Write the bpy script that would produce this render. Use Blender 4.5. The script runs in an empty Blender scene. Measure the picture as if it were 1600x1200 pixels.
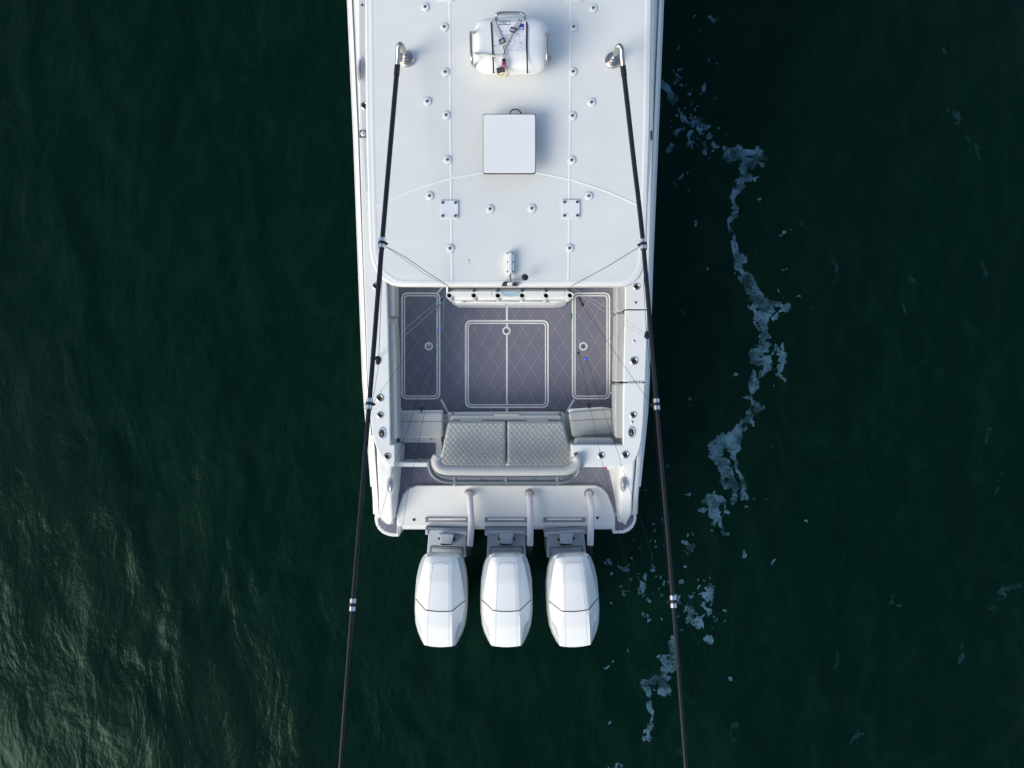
import bpy, bmesh, math, random
import numpy as np
from mathutils import Vector, Matrix
random.seed(7)
D = bpy.data
SC = bpy.context.scene
COL = SC.collection
R = math.radians

# ------------------------------------------------------------------ camera, sky, sun
H = 9.2            # camera height above the water, metres
F = 1100.0         # focal length in photograph pixels (1600 wide)
cam_d = D.cameras.new('camera'); cam = D.objects.new('camera', cam_d); COL.objects.link(cam)
cam.location = (0, 0, H); cam.rotation_euler = (0, 0, 0)
cam_d.sensor_width = 36; cam_d.lens = F / 1600 * 36; cam_d.clip_end = 3000; cam_d.clip_start = 0.05
SC.camera = cam

SUN_EL, SUN_AZ = 30, 215       # azimuth, degrees counter-clockwise from +X
w = D.worlds.new('World'); SC.world = w; w.use_nodes = True
nt = w.node_tree; nt.nodes.clear()
wo = nt.nodes.new('ShaderNodeOutputWorld'); bg = nt.nodes.new('ShaderNodeBackground')
sky = nt.nodes.new('ShaderNodeTexSky'); sky.sky_type = 'NISHITA'; sky.sun_disc = False
sky.sun_elevation = R(SUN_EL); sky.sun_rotation = R(90 - SUN_AZ)
sky.air_density = 1.0; sky.dust_density = 2.5; sky.ozone_density = 1.0
bg.inputs[1].default_value = 0.15
nt.links.new(sky.outputs[0], bg.inputs[0]); nt.links.new(bg.outputs[0], wo.inputs[0])
sd = D.lights.new('sun', 'SUN'); sd.energy = 1.15; sd.angle = R(37); sd.color = (1.0, 0.98, 0.9)
sun = D.objects.new('sun', sd); COL.objects.link(sun)
sv = Vector((math.cos(R(SUN_AZ)) * math.cos(R(SUN_EL)), math.sin(R(SUN_AZ)) * math.cos(R(SUN_EL)), math.sin(R(SUN_EL))))
sun.rotation_euler = sv.to_track_quat('Z', 'Y').to_euler(); sun.location = sv * 30
SC.view_settings.view_transform = 'Standard'; SC.view_settings.look = 'None'
SC.view_settings.gamma = 1; SC.view_settings.use_curve_mapping = False
SC.view_settings.exposure = 0.52

# ------------------------------------------------------------------ helpers
def P(px, py, z):
    "photograph pixel at height z -> point in metres"
    k = (H - z) / F
    return Vector(((px - 800) * k, (600 - py) * k, z))

WL = {}
def link(o, parent, loc):
    COL.objects.link(o)
    if parent is not None:
        o.parent = parent; o.location = Vector(loc) - WL[parent]
    else:
        o.location = loc
    WL[o] = Vector(loc)
    return o
def empty(name, loc, label, cat, group=None):
    o = D.objects.new(name, None); o.empty_display_size = .2
    link(o, None, loc); tag(o, label, cat, group); return o
def tag(o, label=None, cat=None, group=None, kind=None):
    if label: o['label'] = label
    if cat: o['category'] = cat
    if group: o['group'] = group
    if kind: o['kind'] = kind
    return o
def mk(name, verts, faces, mat, parent=None, smooth=True, bevel=0, seg=2, angle=35, loc=None):
    vs = [Vector(v) for v in verts]
    if loc is None:
        lo = Vector((min(v[i] for v in vs) for i in range(3))); hi = Vector((max(v[i] for v in vs) for i in range(3)))
        loc = (lo + hi) / 2
    loc = Vector(loc)
    me = D.meshes.new(name); me.from_pydata([v - loc for v in vs], [], faces)
    bm = bmesh.new(); bm.from_mesh(me); bmesh.ops.recalc_face_normals(bm, faces=bm.faces[:]); bm.to_mesh(me); bm.free()
    me.materials.append(mat)
    if smooth:
        me.shade_smooth()
        me.set_sharp_from_angle(angle=R(angle))
    o = D.objects.new(name, me); link(o, parent, loc)
    if bevel:
        b = o.modifiers.new('bevel', 'BEVEL'); b.width = bevel; b.segments = seg; b.limit_method = 'ANGLE'; b.angle_limit = R(30)
        b.harden_normals = True
    return o
def rpoly(pts, r, n=5):
    "round the corners of a 2-D polygon; pts (x, y) or (x, y, r)"
    out = []; N = len(pts)
    for i in range(N):
        p = Vector(pts[i][:2]); a = Vector(pts[i - 1][:2]); b = Vector(pts[(i + 1) % N][:2])
        rr = pts[i][2] if len(pts[i]) > 2 else r
        if rr <= 0: out.append((p.x, p.y)); continue
        da = (a - p); db = (b - p); la, lb = da.length, db.length
        d = min(rr, la * .48, lb * .48)
        pa = p + da.normalized() * d; pb = p + db.normalized() * d
        for k in range(n + 1):
            t = k / n
            q = pa * (1 - t) ** 2 + p * 2 * t * (1 - t) + pb * t * t
            out.append((q.x, q.y))
    return out
def rect(x0, y0, x1, y1): return [(x0, y0), (x1, y0), (x1, y1), (x0, y1)]
def prism(pts3, thick):
    n = len(pts3)
    v = [Vector(p) for p in pts3] + [Vector(p) - Vector((0, 0, thick)) for p in pts3]
    f = [tuple(range(n)), tuple(reversed(range(n, 2 * n)))] + [(i, (i + 1) % n, n + (i + 1) % n, n + i) for i in range(n)]
    return v, f
def plate(name, pts, z, thick, mat, parent=None, r=0, bevel=.004, n=5, seg=2, zf=None):
    "flat slab whose outline is given in photograph pixels at its own height"
    pp = rpoly(pts, r, n) if (r or any(len(p) > 2 for p in pts)) else pts
    v, f = prism([P(x, y, zf(y) if zf else z) for x, y in pp], thick)
    return mk(name, v, f, mat, parent, bevel=bevel, seg=seg)
def ring(name, x0, y0, x1, y1, r, wd, z, h, mat, parent):
    "rounded rectangular frame, width wd pixels"
    a = rpoly(rect(x0, y0, x1, y1), r, 8); b = rpoly(rect(x0 + wd, y0 + wd, x1 - wd, y1 - wd), max(r - wd, .5), 8)
    n = len(a)
    v = [P(x, y, z) for x, y in a] + [P(x, y, z) for x, y in b]
    v += [p - Vector((0, 0, h)) for p in v]
    f = []
    for i in range(n):
        j = (i + 1) % n
        f += [(i, j, n + j, n + i), (2*n + i, 3*n + i, 3*n + j, 2*n + j), (i, 2*n + i, 2*n + j, j), (n + i, n + j, 3*n + j, 3*n + i)]
    return mk(name, v, f, mat, parent, smooth=True)
def tube_geo(pts, r, seg=10, radii=None, close=False):
    pts = [Vector(p) for p in pts]; n = len(pts); v = []; f = []
    t0 = (pts[1] - pts[0]).normalized()
    u = t0.orthogonal().normalized()
    for i, p in enumerate(pts):
        if close: t = (pts[(i + 1) % n] - pts[i - 1]).normalized()
        else: t = (pts[min(i + 1, n - 1)] - pts[max(i - 1, 0)]).normalized()
        u = (u - t * u.dot(t)).normalized(); b = t.cross(u)
        rr = radii[i] if radii else r
        for k in range(seg):
            a = 2 * math.pi * k / seg
            v.append(p + (u * math.cos(a) + b * math.sin(a)) * rr)
    for i in range(n if close else n - 1):
        for k in range(seg):
            j = (i + 1) % n; k2 = (k + 1) % seg
            f.append((i * seg + k, i * seg + k2, j * seg + k2, j * seg + k))
    if not close:
        f += [tuple(reversed(range(seg))), tuple(range((n - 1) * seg, n * seg))]
    return v, f
def smooth_path(pts, n=6):
    "Catmull-Rom"
    pts = [Vector(p) for p in pts]; out = []
    for i in range(len(pts) - 1):
        p0 = pts[max(i - 1, 0)]; p1 = pts[i]; p2 = pts[i + 1]; p3 = pts[min(i + 2, len(pts) - 1)]
        for k in range(n):
            t = k / n
            out.append(.5 * ((2 * p1) + (p2 - p0) * t + (2 * p0 - 5 * p1 + 4 * p2 - p3) * t * t + (3 * p1 - p0 - 3 * p2 + p3) * t ** 3))
    out.append(pts[-1]); return out
def tube(name, pts, r, mat, parent=None, seg=10, radii=None, sm=0, close=False):
    if sm: pts = smooth_path(pts, sm)
    v, f = tube_geo(pts, r, seg, radii, close); return mk(name, v, f, mat, parent, angle=50)
def lathe_geo(prof, seg=24, c=(0, 0, 0), sx=1, sy=1):
    v = []; f = []; n = len(prof); c = Vector(c)
    for r, z in prof:
        for k in range(seg):
            a = 2 * math.pi * k / seg; v.append(c + Vector((r * math.cos(a) * sx, r * math.sin(a) * sy, z)))
    for i in range(n - 1):
        for k in range(seg):
            k2 = (k + 1) % seg; f.append((i * seg + k, i * seg + k2, (i + 1) * seg + k2, (i + 1) * seg + k))
    if prof[0][0] > 1e-5: f.append(tuple(reversed(range(seg))))
    return v, f
def lathe(name, prof, c, mat, parent=None, seg=24, sx=1, sy=1):
    v, f = lathe_geo(prof, seg, c, sx, sy); return mk(name, v, f, mat, parent, loc=c)
def box_geo(x0, y0, z0, x1, y1, z1):
    v = [(x0,y0,z0),(x1,y0,z0),(x1,y1,z0),(x0,y1,z0),(x0,y0,z1),(x1,y0,z1),(x1,y1,z1),(x0,y1,z1)]
    return v, [(0,3,2,1),(4,5,6,7),(0,1,5,4),(1,2,6,5),(2,3,7,6),(3,0,4,7)]
def join_geo(*gs):
    V = []; Fs = []
    for v, f in gs:
        o = len(V); V += [Vector(p) for p in v]; Fs += [tuple(i + o for i in q) for q in f]
    return V, Fs
def dup(o, parent, loc):
    c = o.copy(); COL.objects.link(c)
    if parent is not None: c.parent = parent; c.location = Vector(loc) - WL[parent]
    else: c.location = loc
    WL[c] = Vector(loc); return c
def dup_tree(root, loc):
    r = root.copy(); COL.objects.link(r); r.location = loc; WL[r] = Vector(loc)
    for ch in list(root.children):
        c = ch.copy(); COL.objects.link(c); c.parent = r
        for g in list(ch.children):
            d = g.copy(); COL.objects.link(d); d.parent = c
    return r

# ------------------------------------------------------------------ materials
def mat(name, col, rough=.4, metal=0, spec=.5, var=0, vscale=6, bump=0, bscale=60, coat=0, rvar=0):
    m = D.materials.new(name); m.use_nodes = True; t = m.node_tree; N = t.nodes; b = N['Principled BSDF']
    b.inputs['Base Color'].default_value = (*col, 1); b.inputs['Roughness'].default_value = rough
    b.inputs['Metallic'].default_value = metal; b.inputs['Specular IOR Level'].default_value = spec
    b.inputs['Coat Weight'].default_value = coat
    tc = N.new('ShaderNodeNewGeometry')
    if var:
        n = N.new('ShaderNodeTexNoise'); n.inputs['Scale'].default_value = vscale; n.inputs['Detail'].default_value = 6
        t.links.new(tc.outputs['Position'], n.inputs['Vector'])
        r = N.new('ShaderNodeMapRange'); r.inputs[1].default_value = .3; r.inputs[2].default_value = .7
        r.inputs[3].default_value = 1 - var; r.inputs[4].default_value = 1 + var * .5
        t.links.new(n.outputs['Fac'], r.inputs[0])
        mx = N.new('ShaderNodeVectorMath'); mx.operation = 'SCALE'; mx.inputs[0].default_value = col
        t.links.new(r.outputs[0], mx.inputs['Scale']); t.links.new(mx.outputs[0], b.inputs['Base Color'])
    if rvar:
        n2 = N.new('ShaderNodeTexNoise'); n2.inputs['Scale'].default_value = 9
        t.links.new(tc.outputs['Position'], n2.inputs['Vector'])
        r2 = N.new('ShaderNodeMapRange'); r2.inputs[3].default_value = rough - rvar; r2.inputs[4].default_value = rough + rvar
        t.links.new(n2.outputs['Fac'], r2.inputs[0]); t.links.new(r2.outputs[0], b.inputs['Roughness'])
    if bump:
        n3 = N.new('ShaderNodeTexNoise'); n3.inputs['Scale'].default_value = bscale; n3.inputs['Detail'].default_value = 3
        t.links.new(tc.outputs['Position'], n3.inputs['Vector'])
        bp = N.new('ShaderNodeBump'); bp.inputs['Strength'].default_value = bump; bp.inputs['Distance'].default_value = .002
        t.links.new(n3.outputs['Fac'], bp.inputs['Height']); t.links.new(bp.outputs[0], b.inputs['Normal'])
    return m
gel = mat('white_gelcoat', (.785, .805, .775), .3, var=.035, vscale=2.2, rvar=.08)
gel2 = mat('white_nonskid_deck', (.735, .755, .725), .55, var=.04, vscale=3, bump=.5, bscale=260)
gelg = mat('walkway_grey_deck', (.6, .62, .63), .55, var=.05, bump=.5, bscale=260)
cowlw = mat('white_cowl_paint', (.78, .805, .79), .38, coat=.1, var=.02, vscale=3)
cowlg = mat('pale_grey_cowl_paint', (.43, .475, .48), .3, var=.04)
brk = mat('grey_bracket_paint', (.44, .49, .54), .4, var=.06, vscale=12)
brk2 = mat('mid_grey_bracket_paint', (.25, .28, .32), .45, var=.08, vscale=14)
steel = mat('polished_stainless', (.47, .455, .43), .2, 1, rvar=.06)
dsteel = mat('dull_steel_screw', (.22, .21, .21), .35, 1)
alu = mat('silver_clamp', (.78, .79, .8), .28, 1)
black = mat('black_plastic', (.012, .012, .014), .45)
bore = mat('hole_shade_black', (.006, .006, .008), .7)  # near-black colour stands in for the shade inside holes and slots
carbon = mat('black_carbon_pole', (.011, .013, .019), .33, spec=.35, rvar=.08)
rubber = mat('grey_seam_rubber', (.12, .13, .14), .6)
seamd = mat('dark_seam', (.035, .035, .045), .6)
vinyl = mat('grey_vinyl', (.42, .435, .425), .5, var=.05, vscale=7, bump=.4, bscale=300)
vinyld = mat('slate_grey_powder_coat', (.12, .15, .17), .4)
trim = mat('light_trim', (.80, .81, .80), .5, var=.08, vscale=15)
hosem = mat('white_ribbed_hose', (.66, .65, .68), .5)
webm = mat('grey_webbing', (.5, .5, .5), .8, bump=.6, bscale=500)
ropem = mat('white_rope', (.55, .55, .5), .85)
pinkm = mat('pink_padlock', (.42, .1, .2), .4)
orangem = mat('orange_cord', (.6, .25, .05), .6)
yelm = mat('yellow_green_cord', (.45, .5, .06), .6)
bluem = mat('blue_bead', (.01, .12, .75), .35)
teal = mat('teal_skirt', (.03, .25, .27), .4)
printk = mat('dark_print', (.05, .055, .11), .6)
printg = mat('grey_print', (.45, .47, .52), .6)
printb = mat('blue_print', (.02, .055, .33), .6)
paper = mat('white_decal', (.74, .75, .78), .45)
threadm = mat('grey_thread_shade', (.29, .315, .33), .8)  # thread colour that also paints the shade of the quilt grooves
treadm = mat('grey_step_tread', (.27, .28, .29), .6)
linem = mat('dark_fishing_line', (.012, .012, .015), .7, spec=.1)
linel = mat('pale_fishing_line', (.45, .42, .45), .4)
lens = mat('red_lens', (.5, .03, .03), .2)
brown = mat('brown_cup', (.16, .10, .05), .4)
stainm = mat('rust_stain', (.2, .13, .07), .8)

def ribbed(m):
    t = m.node_tree; N = t.nodes; b = N['Principled BSDF']
    g = N.new('ShaderNodeNewGeometry'); wv = N.new('ShaderNodeTexWave'); wv.bands_direction = 'Y'; wv.inputs['Scale'].default_value = 26
    wv.inputs['Distortion'].default_value = 0
    t.links.new(g.outputs['Position'], wv.inputs['Vector'])
    bp = N.new('ShaderNodeBump'); bp.inputs['Strength'].default_value = .5; bp.inputs['Distance'].default_value = .003
    t.links.new(wv.outputs['Fac'], bp.inputs['Height']); t.links.new(bp.outputs[0], b.inputs['Normal'])
ribbed(hosem)

def pad_mat(name, cx, cy, wx=.199, wy=.325):
    "foam deck pad: fine brushed grain with routed diamond lines"
    m = D.materials.new(name); m.use_nodes = True; t = m.node_tree; N = t.nodes; L = t.links; b = N['Principled BSDF']
    b.inputs['Roughness'].default_value = .8; b.inputs['Specular IOR Level'].default_value = .25
    g = N.new('ShaderNodeNewGeometry'); s = N.new('ShaderNodeSeparateXYZ'); L.new(g.outputs['Position'], s.inputs[0])
    def math_(op, a, bb=None, c=None):
        n = N.new('ShaderNodeMath'); n.operation = op
        for i, q in enumerate((a, bb, c)):
            if q is None: continue
            if isinstance(q, (int, float)): n.inputs[i].default_value = q
            else: L.new(q, n.inputs[i])
        return n.outputs[0]
    u = math_('DIVIDE', math_('SUBTRACT', s.outputs[0], cx), wx); v = math_('DIVIDE', math_('SUBTRACT', s.outputs[1], cy), wy)
    ds = []
    for op in ('ADD', 'SUBTRACT'):
        k = math_(op, u, v); fr = math_('FRACT', k); ds.append(math_('ABSOLUTE', math_('SUBTRACT', fr, .5)))
    d = math_('MAXIMUM', ds[0], ds[1])          # .5 on a line
    ln = N.new('ShaderNodeMapRange'); ln.inputs[1].default_value = .483; ln.inputs[2].default_value = .490
    L.new(d, ln.inputs[0])
    no = N.new('ShaderNodeTexNoise'); no.inputs['Scale'].default_value = 3.5; no.inputs['Detail'].default_value = 6; L.new(g.outputs['Position'], no.inputs['Vector'])
    no2 = N.new('ShaderNodeTexNoise'); no2.inputs['Scale'].default_value = 160; no2.inputs['Detail'].default_value = 2; L.new(g.outputs['Position'], no2.inputs['Vector'])
    ramp = N.new('ShaderNodeMix'); ramp.data_type = 'RGBA'; ramp.inputs['A'].default_value = (.155, .155, .200, 1); ramp.inputs['B'].default_value = (.205, .207, .262, 1)
    f = math_('MULTIPLY_ADD', no2.outputs['Fac'], .5, math_('MULTIPLY', no.outputs['Fac'], .6)); L.new(f, ramp.inputs['Factor'])
    mx = N.new('ShaderNodeMix'); mx.data_type = 'RGBA'; L.new(math_('MULTIPLY', ln.outputs[0], .8), mx.inputs['Factor']); L.new(ramp.outputs['Result'], mx.inputs['A'])
    mx.inputs['B'].default_value = (.36, .35, .38, 1); L.new(mx.outputs['Result'], b.inputs['Base Color'])
    return m
c0 = P(791.5, 555, .51)
padm = pad_mat('grey_foam_deck_pad', c0.x, c0.y)

# water
def water_mat():
    m = D.materials.new('dark_green_sea'); m.use_nodes = True; t = m.node_tree; N = t.nodes; L = t.links; b = N['Principled BSDF']
    b.inputs['Roughness'].default_value = .06; b.inputs['IOR'].default_value = 1.34; b.inputs['Specular Tint'].default_value = (.42, 1, .68, 1); b.inputs['Specular IOR Level'].default_value = .2
    g = N.new('ShaderNodeNewGeometry')
    def mapping(sx, sy, rot):
        q = N.new('ShaderNodeMapping'); q.inputs['Scale'].default_value = (sx, sy, 1); q.inputs['Rotation'].default_value = (0, 0, R(rot))
        L.new(g.outputs['Position'], q.inputs[0]); return q.outputs[0]
    def noise(vec, sc, det, dist=0, rg=.55):
        n = N.new('ShaderNodeTexNoise'); n.inputs['Scale'].default_value = sc; n.inputs['Detail'].default_value = det
        n.inputs['Distortion'].default_value = dist; n.inputs['Roughness'].default_value = rg; L.new(vec, n.inputs['Vector']); return n.outputs['Fac']
    a = mapping(1, .55, 12); c = mapping(1, .5, -18)
    n1 = noise(a, .62, 2, .5); n2 = noise(c, 1.9, 4, .5, .55); n3 = noise(a, 9, 5, .4, .6); n4 = noise(a, 60, 3)
    def M(op, x, y, z=None):
        n = N.new('ShaderNodeMath'); n.operation = op
        for i, q in enumerate((x, y, z)):
            if q is None: continue
            if isinstance(q, (int, float)): n.inputs[i].default_value = q
            else: L.new(q, n.inputs[i])
        return n.outputs[0]
    h = M('ADD', M('MULTIPLY_ADD', n1, .13, M('MULTIPLY', n2, .036)), M('MULTIPLY_ADD', n3, .0052, M('MULTIPLY', n4, .0015)))
    bp = N.new('ShaderNodeBump'); bp.inputs['Strength'].default_value = 1; bp.inputs['Distance'].default_value = 1.0
    L.new(h, bp.inputs['Height']); L.new(bp.outputs[0], b.inputs['Normal'])
    # murky body colour, slowly varying
    v1 = noise(c, 2.0, 6, 1.4, .62)
    mr = N.new('ShaderNodeMapRange'); mr.inputs[1].default_value = .46; mr.inputs[2].default_value = .78; L.new(v1, mr.inputs[0])
    mx = N.new('ShaderNodeMix'); mx.data_type = 'RGBA'; L.new(mr.outputs[0], mx.inputs['Factor'])
    mx.inputs['A'].default_value = (.0008, .0090, .0064, 1); mx.inputs['B'].default_value = (.0034, .0145, .0092, 1)
    L.new(mx.outputs['Result'], b.inputs['Base Color'])
    return m
seam_ = water_mat()
def foam_mat():
    m = D.materials.new('thin_sea_foam'); m.use_nodes = True; t = m.node_tree; N = t.nodes; L = t.links; b = N['Principled BSDF']
    b.inputs['Base Color'].default_value = (.20, .44, .64, 1); b.inputs['Roughness'].default_value = .8
    g = N.new('ShaderNodeNewGeometry'); n = N.new('ShaderNodeTexNoise'); n.inputs['Scale'].default_value = 45; n.inputs['Detail'].default_value = 5; n.inputs['Roughness'].default_value = .75
    n2 = N.new('ShaderNodeTexNoise'); n2.inputs['Scale'].default_value = 5; n2.inputs['Detail'].default_value = 3
    L.new(g.outputs['Position'], n.inputs['Vector']); L.new(g.outputs['Position'], n2.inputs['Vector'])
    a = N.new('ShaderNodeMath'); a.operation = 'ADD'; L.new(n.outputs['Fac'], a.inputs[0]); L.new(n2.outputs['Fac'], a.inputs[1])
    r = N.new('ShaderNodeMapRange'); r.inputs[1].default_value = .86; r.inputs[2].default_value = 1.22; r.inputs[3].default_value = .04; r.inputs[4].default_value = .36
    L.new(a.outputs[0], r.inputs[0]); L.new(r.outputs[0], b.inputs['Alpha'])
    return m
foamm = foam_mat()

# ------------------------------------------------------------------ sea and foam
sea = mk('sea_water', [(-1500, -1500, 0), (1500, -1500, 0), (1500, 1500, 0), (-1500, 1500, 0)], [(0, 1, 2, 3)], seam_, smooth=False)
tag(sea, kind='structure')

rng = np.random.RandomState(3)
def vnoise(X, Y, sc, seed):
    rg = np.random.RandomState(seed); T = rg.rand(256, 256)
    x = X / sc; y = Y / sc; xi = np.floor(x).astype(int); yi = np.floor(y).astype(int); fx = x - xi; fy = y - yi
    fx = fx * fx * (3 - 2 * fx); fy = fy * fy * (3 - 2 * fy)
    g = lambda i, j: T[i % 256, j % 256]
    return (g(xi, yi) * (1 - fx) + g(xi + 1, yi) * fx) * (1 - fy) + (g(xi, yi + 1) * (1 - fx) + g(xi + 1, yi + 1) * fx) * fy
def fbm(X, Y, sc, seed, o=4):
    s = 0; a = 1; tot = 0
    for k in range(o):
        s = s + a * vnoise(X, Y, sc / 2 ** k, seed + k); tot += a; a *= .6
    return s / tot
def foam_geo(strokes, dots, x0, y0, x1, y1, st, z):
    xs = np.arange(x0, x1, st); ys = np.arange(y0, y1, st); X, Y = np.meshgrid(xs, ys)
    WX = X + 14 * (fbm(X, Y, 22, 11) - .5) * 2; WY = Y + 14 * (fbm(X, Y, 22, 31) - .5) * 2
    Fd = np.full(X.shape, -9.0)
    for s in strokes:
        for (ax, ay, aw), (bx, by, bw) in zip(s[:-1], s[1:]):
            dx, dy = bx - ax, by - ay; L2 = dx * dx + dy * dy + 1e-6
            t = np.clip(((WX - ax) * dx + (WY - ay) * dy) / L2, 0, 1)
            d = np.hypot(WX - ax - t * dx, WY - ay - t * dy); wv = 1.15 * (aw + t * (bw - aw))
            Fd = np.maximum(Fd, (wv - d) / 9)
    Fd = Fd + (fbm(X, Y, 13, 51) - .5) * 1.5
    for dxp, dyp, rr in dots:
        d = np.hypot((WX - dxp), (WY - dyp) * .8); Fd = np.maximum(Fd, (rr - d) / 6)
    Fd = Fd - .95 * np.clip((fbm(X, Y, 7, 71, 3) - .60) * 12, 0, 1) * (Fd < .9)     # holes
    V = []; Fc = []; idx = {}
    k = H / F
    def vid(key, p):
        if key not in idx:
            idx[key] = len(V); V.append(((p[0] - 800) * k, (600 - p[1]) * k, z))
        return idx[key]
    S = Fd > 0
    act = S[:-1, :-1] | S[1:, :-1] | S[:-1, 1:] | S[1:, 1:]
    for j, i in zip(*np.nonzero(act)):
        c = [(j, i), (j, i + 1), (j + 1, i + 1), (j + 1, i)]; poly = []
        for q in range(4):
            a = c[q]; b = c[(q + 1) % 4]; fa = Fd[a]; fb = Fd[b]
            if fa > 0: poly.append(vid(a, (xs[a[1]], ys[a[0]])))
            if (fa > 0) != (fb > 0):
                t = fa / (fa - fb); key = (min(a, b), max(a, b))
                poly.append(vid(key, (xs[a[1]] * (1 - t) + xs[b[1]] * t, ys[a[0]] * (1 - t) + ys[b[0]] * t)))
        if len(poly) >= 3: Fc.append(tuple(poly))
    return V, Fc
strokes = [
    [(1060,172,2),(1074,192,4),(1095,206,5),(1106,200,3)], [(1112,226,4),(1128,234,5)], [(1064,200,3),(1058,205,3)], [(1086,190,4),(1082,208,3)],
    [(1036,128,4),(1046,146,5),(1052,160,3)],
    [(1128,243,5),(1150,236,10),(1176,238,9),(1187,252,5)],
    [(1168,244,9),(1160,262,9),(1166,282,11),(1150,296,8),(1144,312,5),(1145,332,4),(1141,352,5),(1144,372,6),(1150,392,9),(1160,412,9),(1160,436,9),(1172,452,9),(1180,470,12),(1192,486,12),(1193,506,10),(1197,522,9),(1190,540,7)],
    [(1196,480,9),(1212,476,8),(1224,482,6),(1214,496,5)],
    [(1190,540,8),(1176,552,7),(1180,566,7),(1206,556,9),(1202,572,7),(1184,580,8),(1176,594,6),(1182,608,4)],
    [(1218,542,4),(1224,560,7),(1222,580,6),(1228,590,3)],
    [(1150,614,3),(1172,620,6),(1182,634,7),(1172,650,7),(1160,668,8),(1146,690,11),(1130,692,14),(1120,706,11),(1126,728,9),(1134,748,6),(1140,770,5),(1142,782,3)],
    [(1148,690,8),(1148,712,6),(1146,734,3),(1156,750,2.5),(1160,776,2)],
    [(1095,790,4),(1110,780,9),(1120,792,9),(1124,812,7),(1128,828,4)], [(1168,790,5),(1167,793,5)],
    [(1112,902,5),(1114,918,6),(1104,932,7),(1104,948,7),(1110,960,4)], [(1080,966,6),(1092,972,9),(1094,984,5)], [(1106,1002,6),(1110,1006,4)],
    [(1046,1000,3),(1046,1016,5),(1050,1036,7),(1036,1048,8),(1032,1066,9),(1036,1090,6)], [(1034,1052,7),(1014,1066,6),(1014,1090,4),(1014,1118,4),(1012,1140,5),(1006,1156,6)],
    [(958,1190,4),(964,1200,8),(980,1208,5)], [(1066,850,5),(1078,856,5),(1082,852,4)], [(948,876,3),(962,882,3),(976,890,4)], [(996,906,3),(1006,918,4),(1000,926,2)],
    [(1056,944,3),(1068,950,3),(1084,955,4)], [(1066,930,2),(1074,946,3),(1092,956,3)],
]
dots = []
for n_, (cx, cy, sx, sy, rm) in ((130,(1078,190,28,44,3.4)),(26,(1100,215,16,14,4.5)),(30,(1062,60,40,40,3)),(26,(1180,380,36,70,2.8)),(24,(1190,420,30,60,2.6)),
        (110,(1015,860,34,80,2.6)),(70,(1050,930,34,40,3.0)),(26,(1170,640,44,60,2.6)),(30,(1150,820,50,60,3.2)),(22,(1060,1010,50,60,3)),(24,(1000,1120,44,50,2.8)),(20,(1200,560,26,40,2.6)),(24,(990,900,20,24,3)),
        (14,(500,300,40,200,1.3)),(20,(600,1000,30,120,1.3)),(14,(560,860,30,80,1.3))):
    for _ in range(int(n_ * .7)):
        dots.append((cx + rng.randn() * sx, cy + rng.randn() * sy, .7 + rm * rng.rand() ** 2.2))
fv, ff = foam_geo(strokes, dots, 900, 0, 1290, 1230, 1.5, .006)
fo = mk('sea_foam', fv, ff, foamm, smooth=False)
tag(fo, 'thin blue-grey foam trail drifting on the dark water right of the boat', 'foam', kind='stuff')

wisps = [[(1300,395,2.2),(1306,425,3),(1302,452,2)], [(1485,168,2),(1493,190,3)], [(1510,203,2),(1525,222,3),(1526,246,2)], [(1254,336,3),(1257,368,2)], [(1312,1005,2),(1305,1042,3)],
    [(1503,1000,3),(1497,1042,3)], [(1552,950,3),(1572,925,4),(1598,915,3)], [(1148,1150,2),(1150,1118,2)], [(1425,425,2),(1424,442,3)], [(1548,690,2),(1543,672,3)], [(1565,740,2),(1558,775,2)], [(1408,478,2),(1412,490,2)],
    [(1398,915,2),(1393,955,2)], [(1060,470,2),(1063,485,3)], [(1530,410,2),(1540,440,2)], [(1060,1180,2),(1072,1150,2)], [(1470,60,2),(1476,85,2)], [(1330,1160,2),(1345,1140,3)]]
fv, ff = foam_geo(wisps, [], 1040, 30, 1610, 1200, 2.0, .005)
foamw = foamm.copy(); foamw.name = 'faint_foam_film'
for n_ in foamw.node_tree.nodes:
    if n_.type == 'MAP_RANGE': n_.inputs[3].default_value = .0; n_.inputs[4].default_value = .055
fo2 = mk('foam_film', fv, ff, foamw, smooth=False)
tag(fo2, 'faint bluish foam wisps scattered over the open water at the far right', 'foam', kind='stuff')

# ------------------------------------------------------------------ boat root
boat = empty('fishing_boat', (P(791, 420, 0).x, 2.5, 0), 'white centre console fishing boat with hardtop and grey padded cockpit, seen from above', 'boat')
ZG = 1.25       # gunwale top
ZS = .50        # cockpit sole
ZA = .60        # transom platform
ZH = 3.0        # hardtop

def interp(tab, x):
    return float(np.interp(x, [a for a, b in tab], [b for a, b in tab]))
Ltab = [(0,544),(210,553.6),(410,561),(595,568),(650,572),(700,576.5),(775,582),(812,583.5)]
Rtab = [(0,1035.5),(210,1027),(400,1019),(595,1013),(650,1010.5),(720,1003),(775,997.5),(812,995.8)]
def zr(py): return interp([(0,1.13),(620,1.13),(700,1.10),(750,1.0),(775,.87),(795,.68),(803,.575)], py)
stations = []
for Y, xl, xr in ((9.85,-.12,-.02),(9.6,-.42,.28),(9.0,-.84,.70),(8.2,-1.22,1.08),(7.2,-1.55,1.42),(6.2,-1.73,1.60),(5.3,-1.83,1.69)):
    stations.append((Y, xl, xr, 1.13 + .05 * (Y - 4.4)))
for py in (0,70,140,210,300,410,500,595,640,680,710,735,760,780,795,803):
    z = zr(py); stations.append((P(0, py, z).y, P(interp(Ltab, py), 0, z).x, P(interp(Rtab, py), 0, z).x, z))
hv = []; hf = []; K = 0
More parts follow.
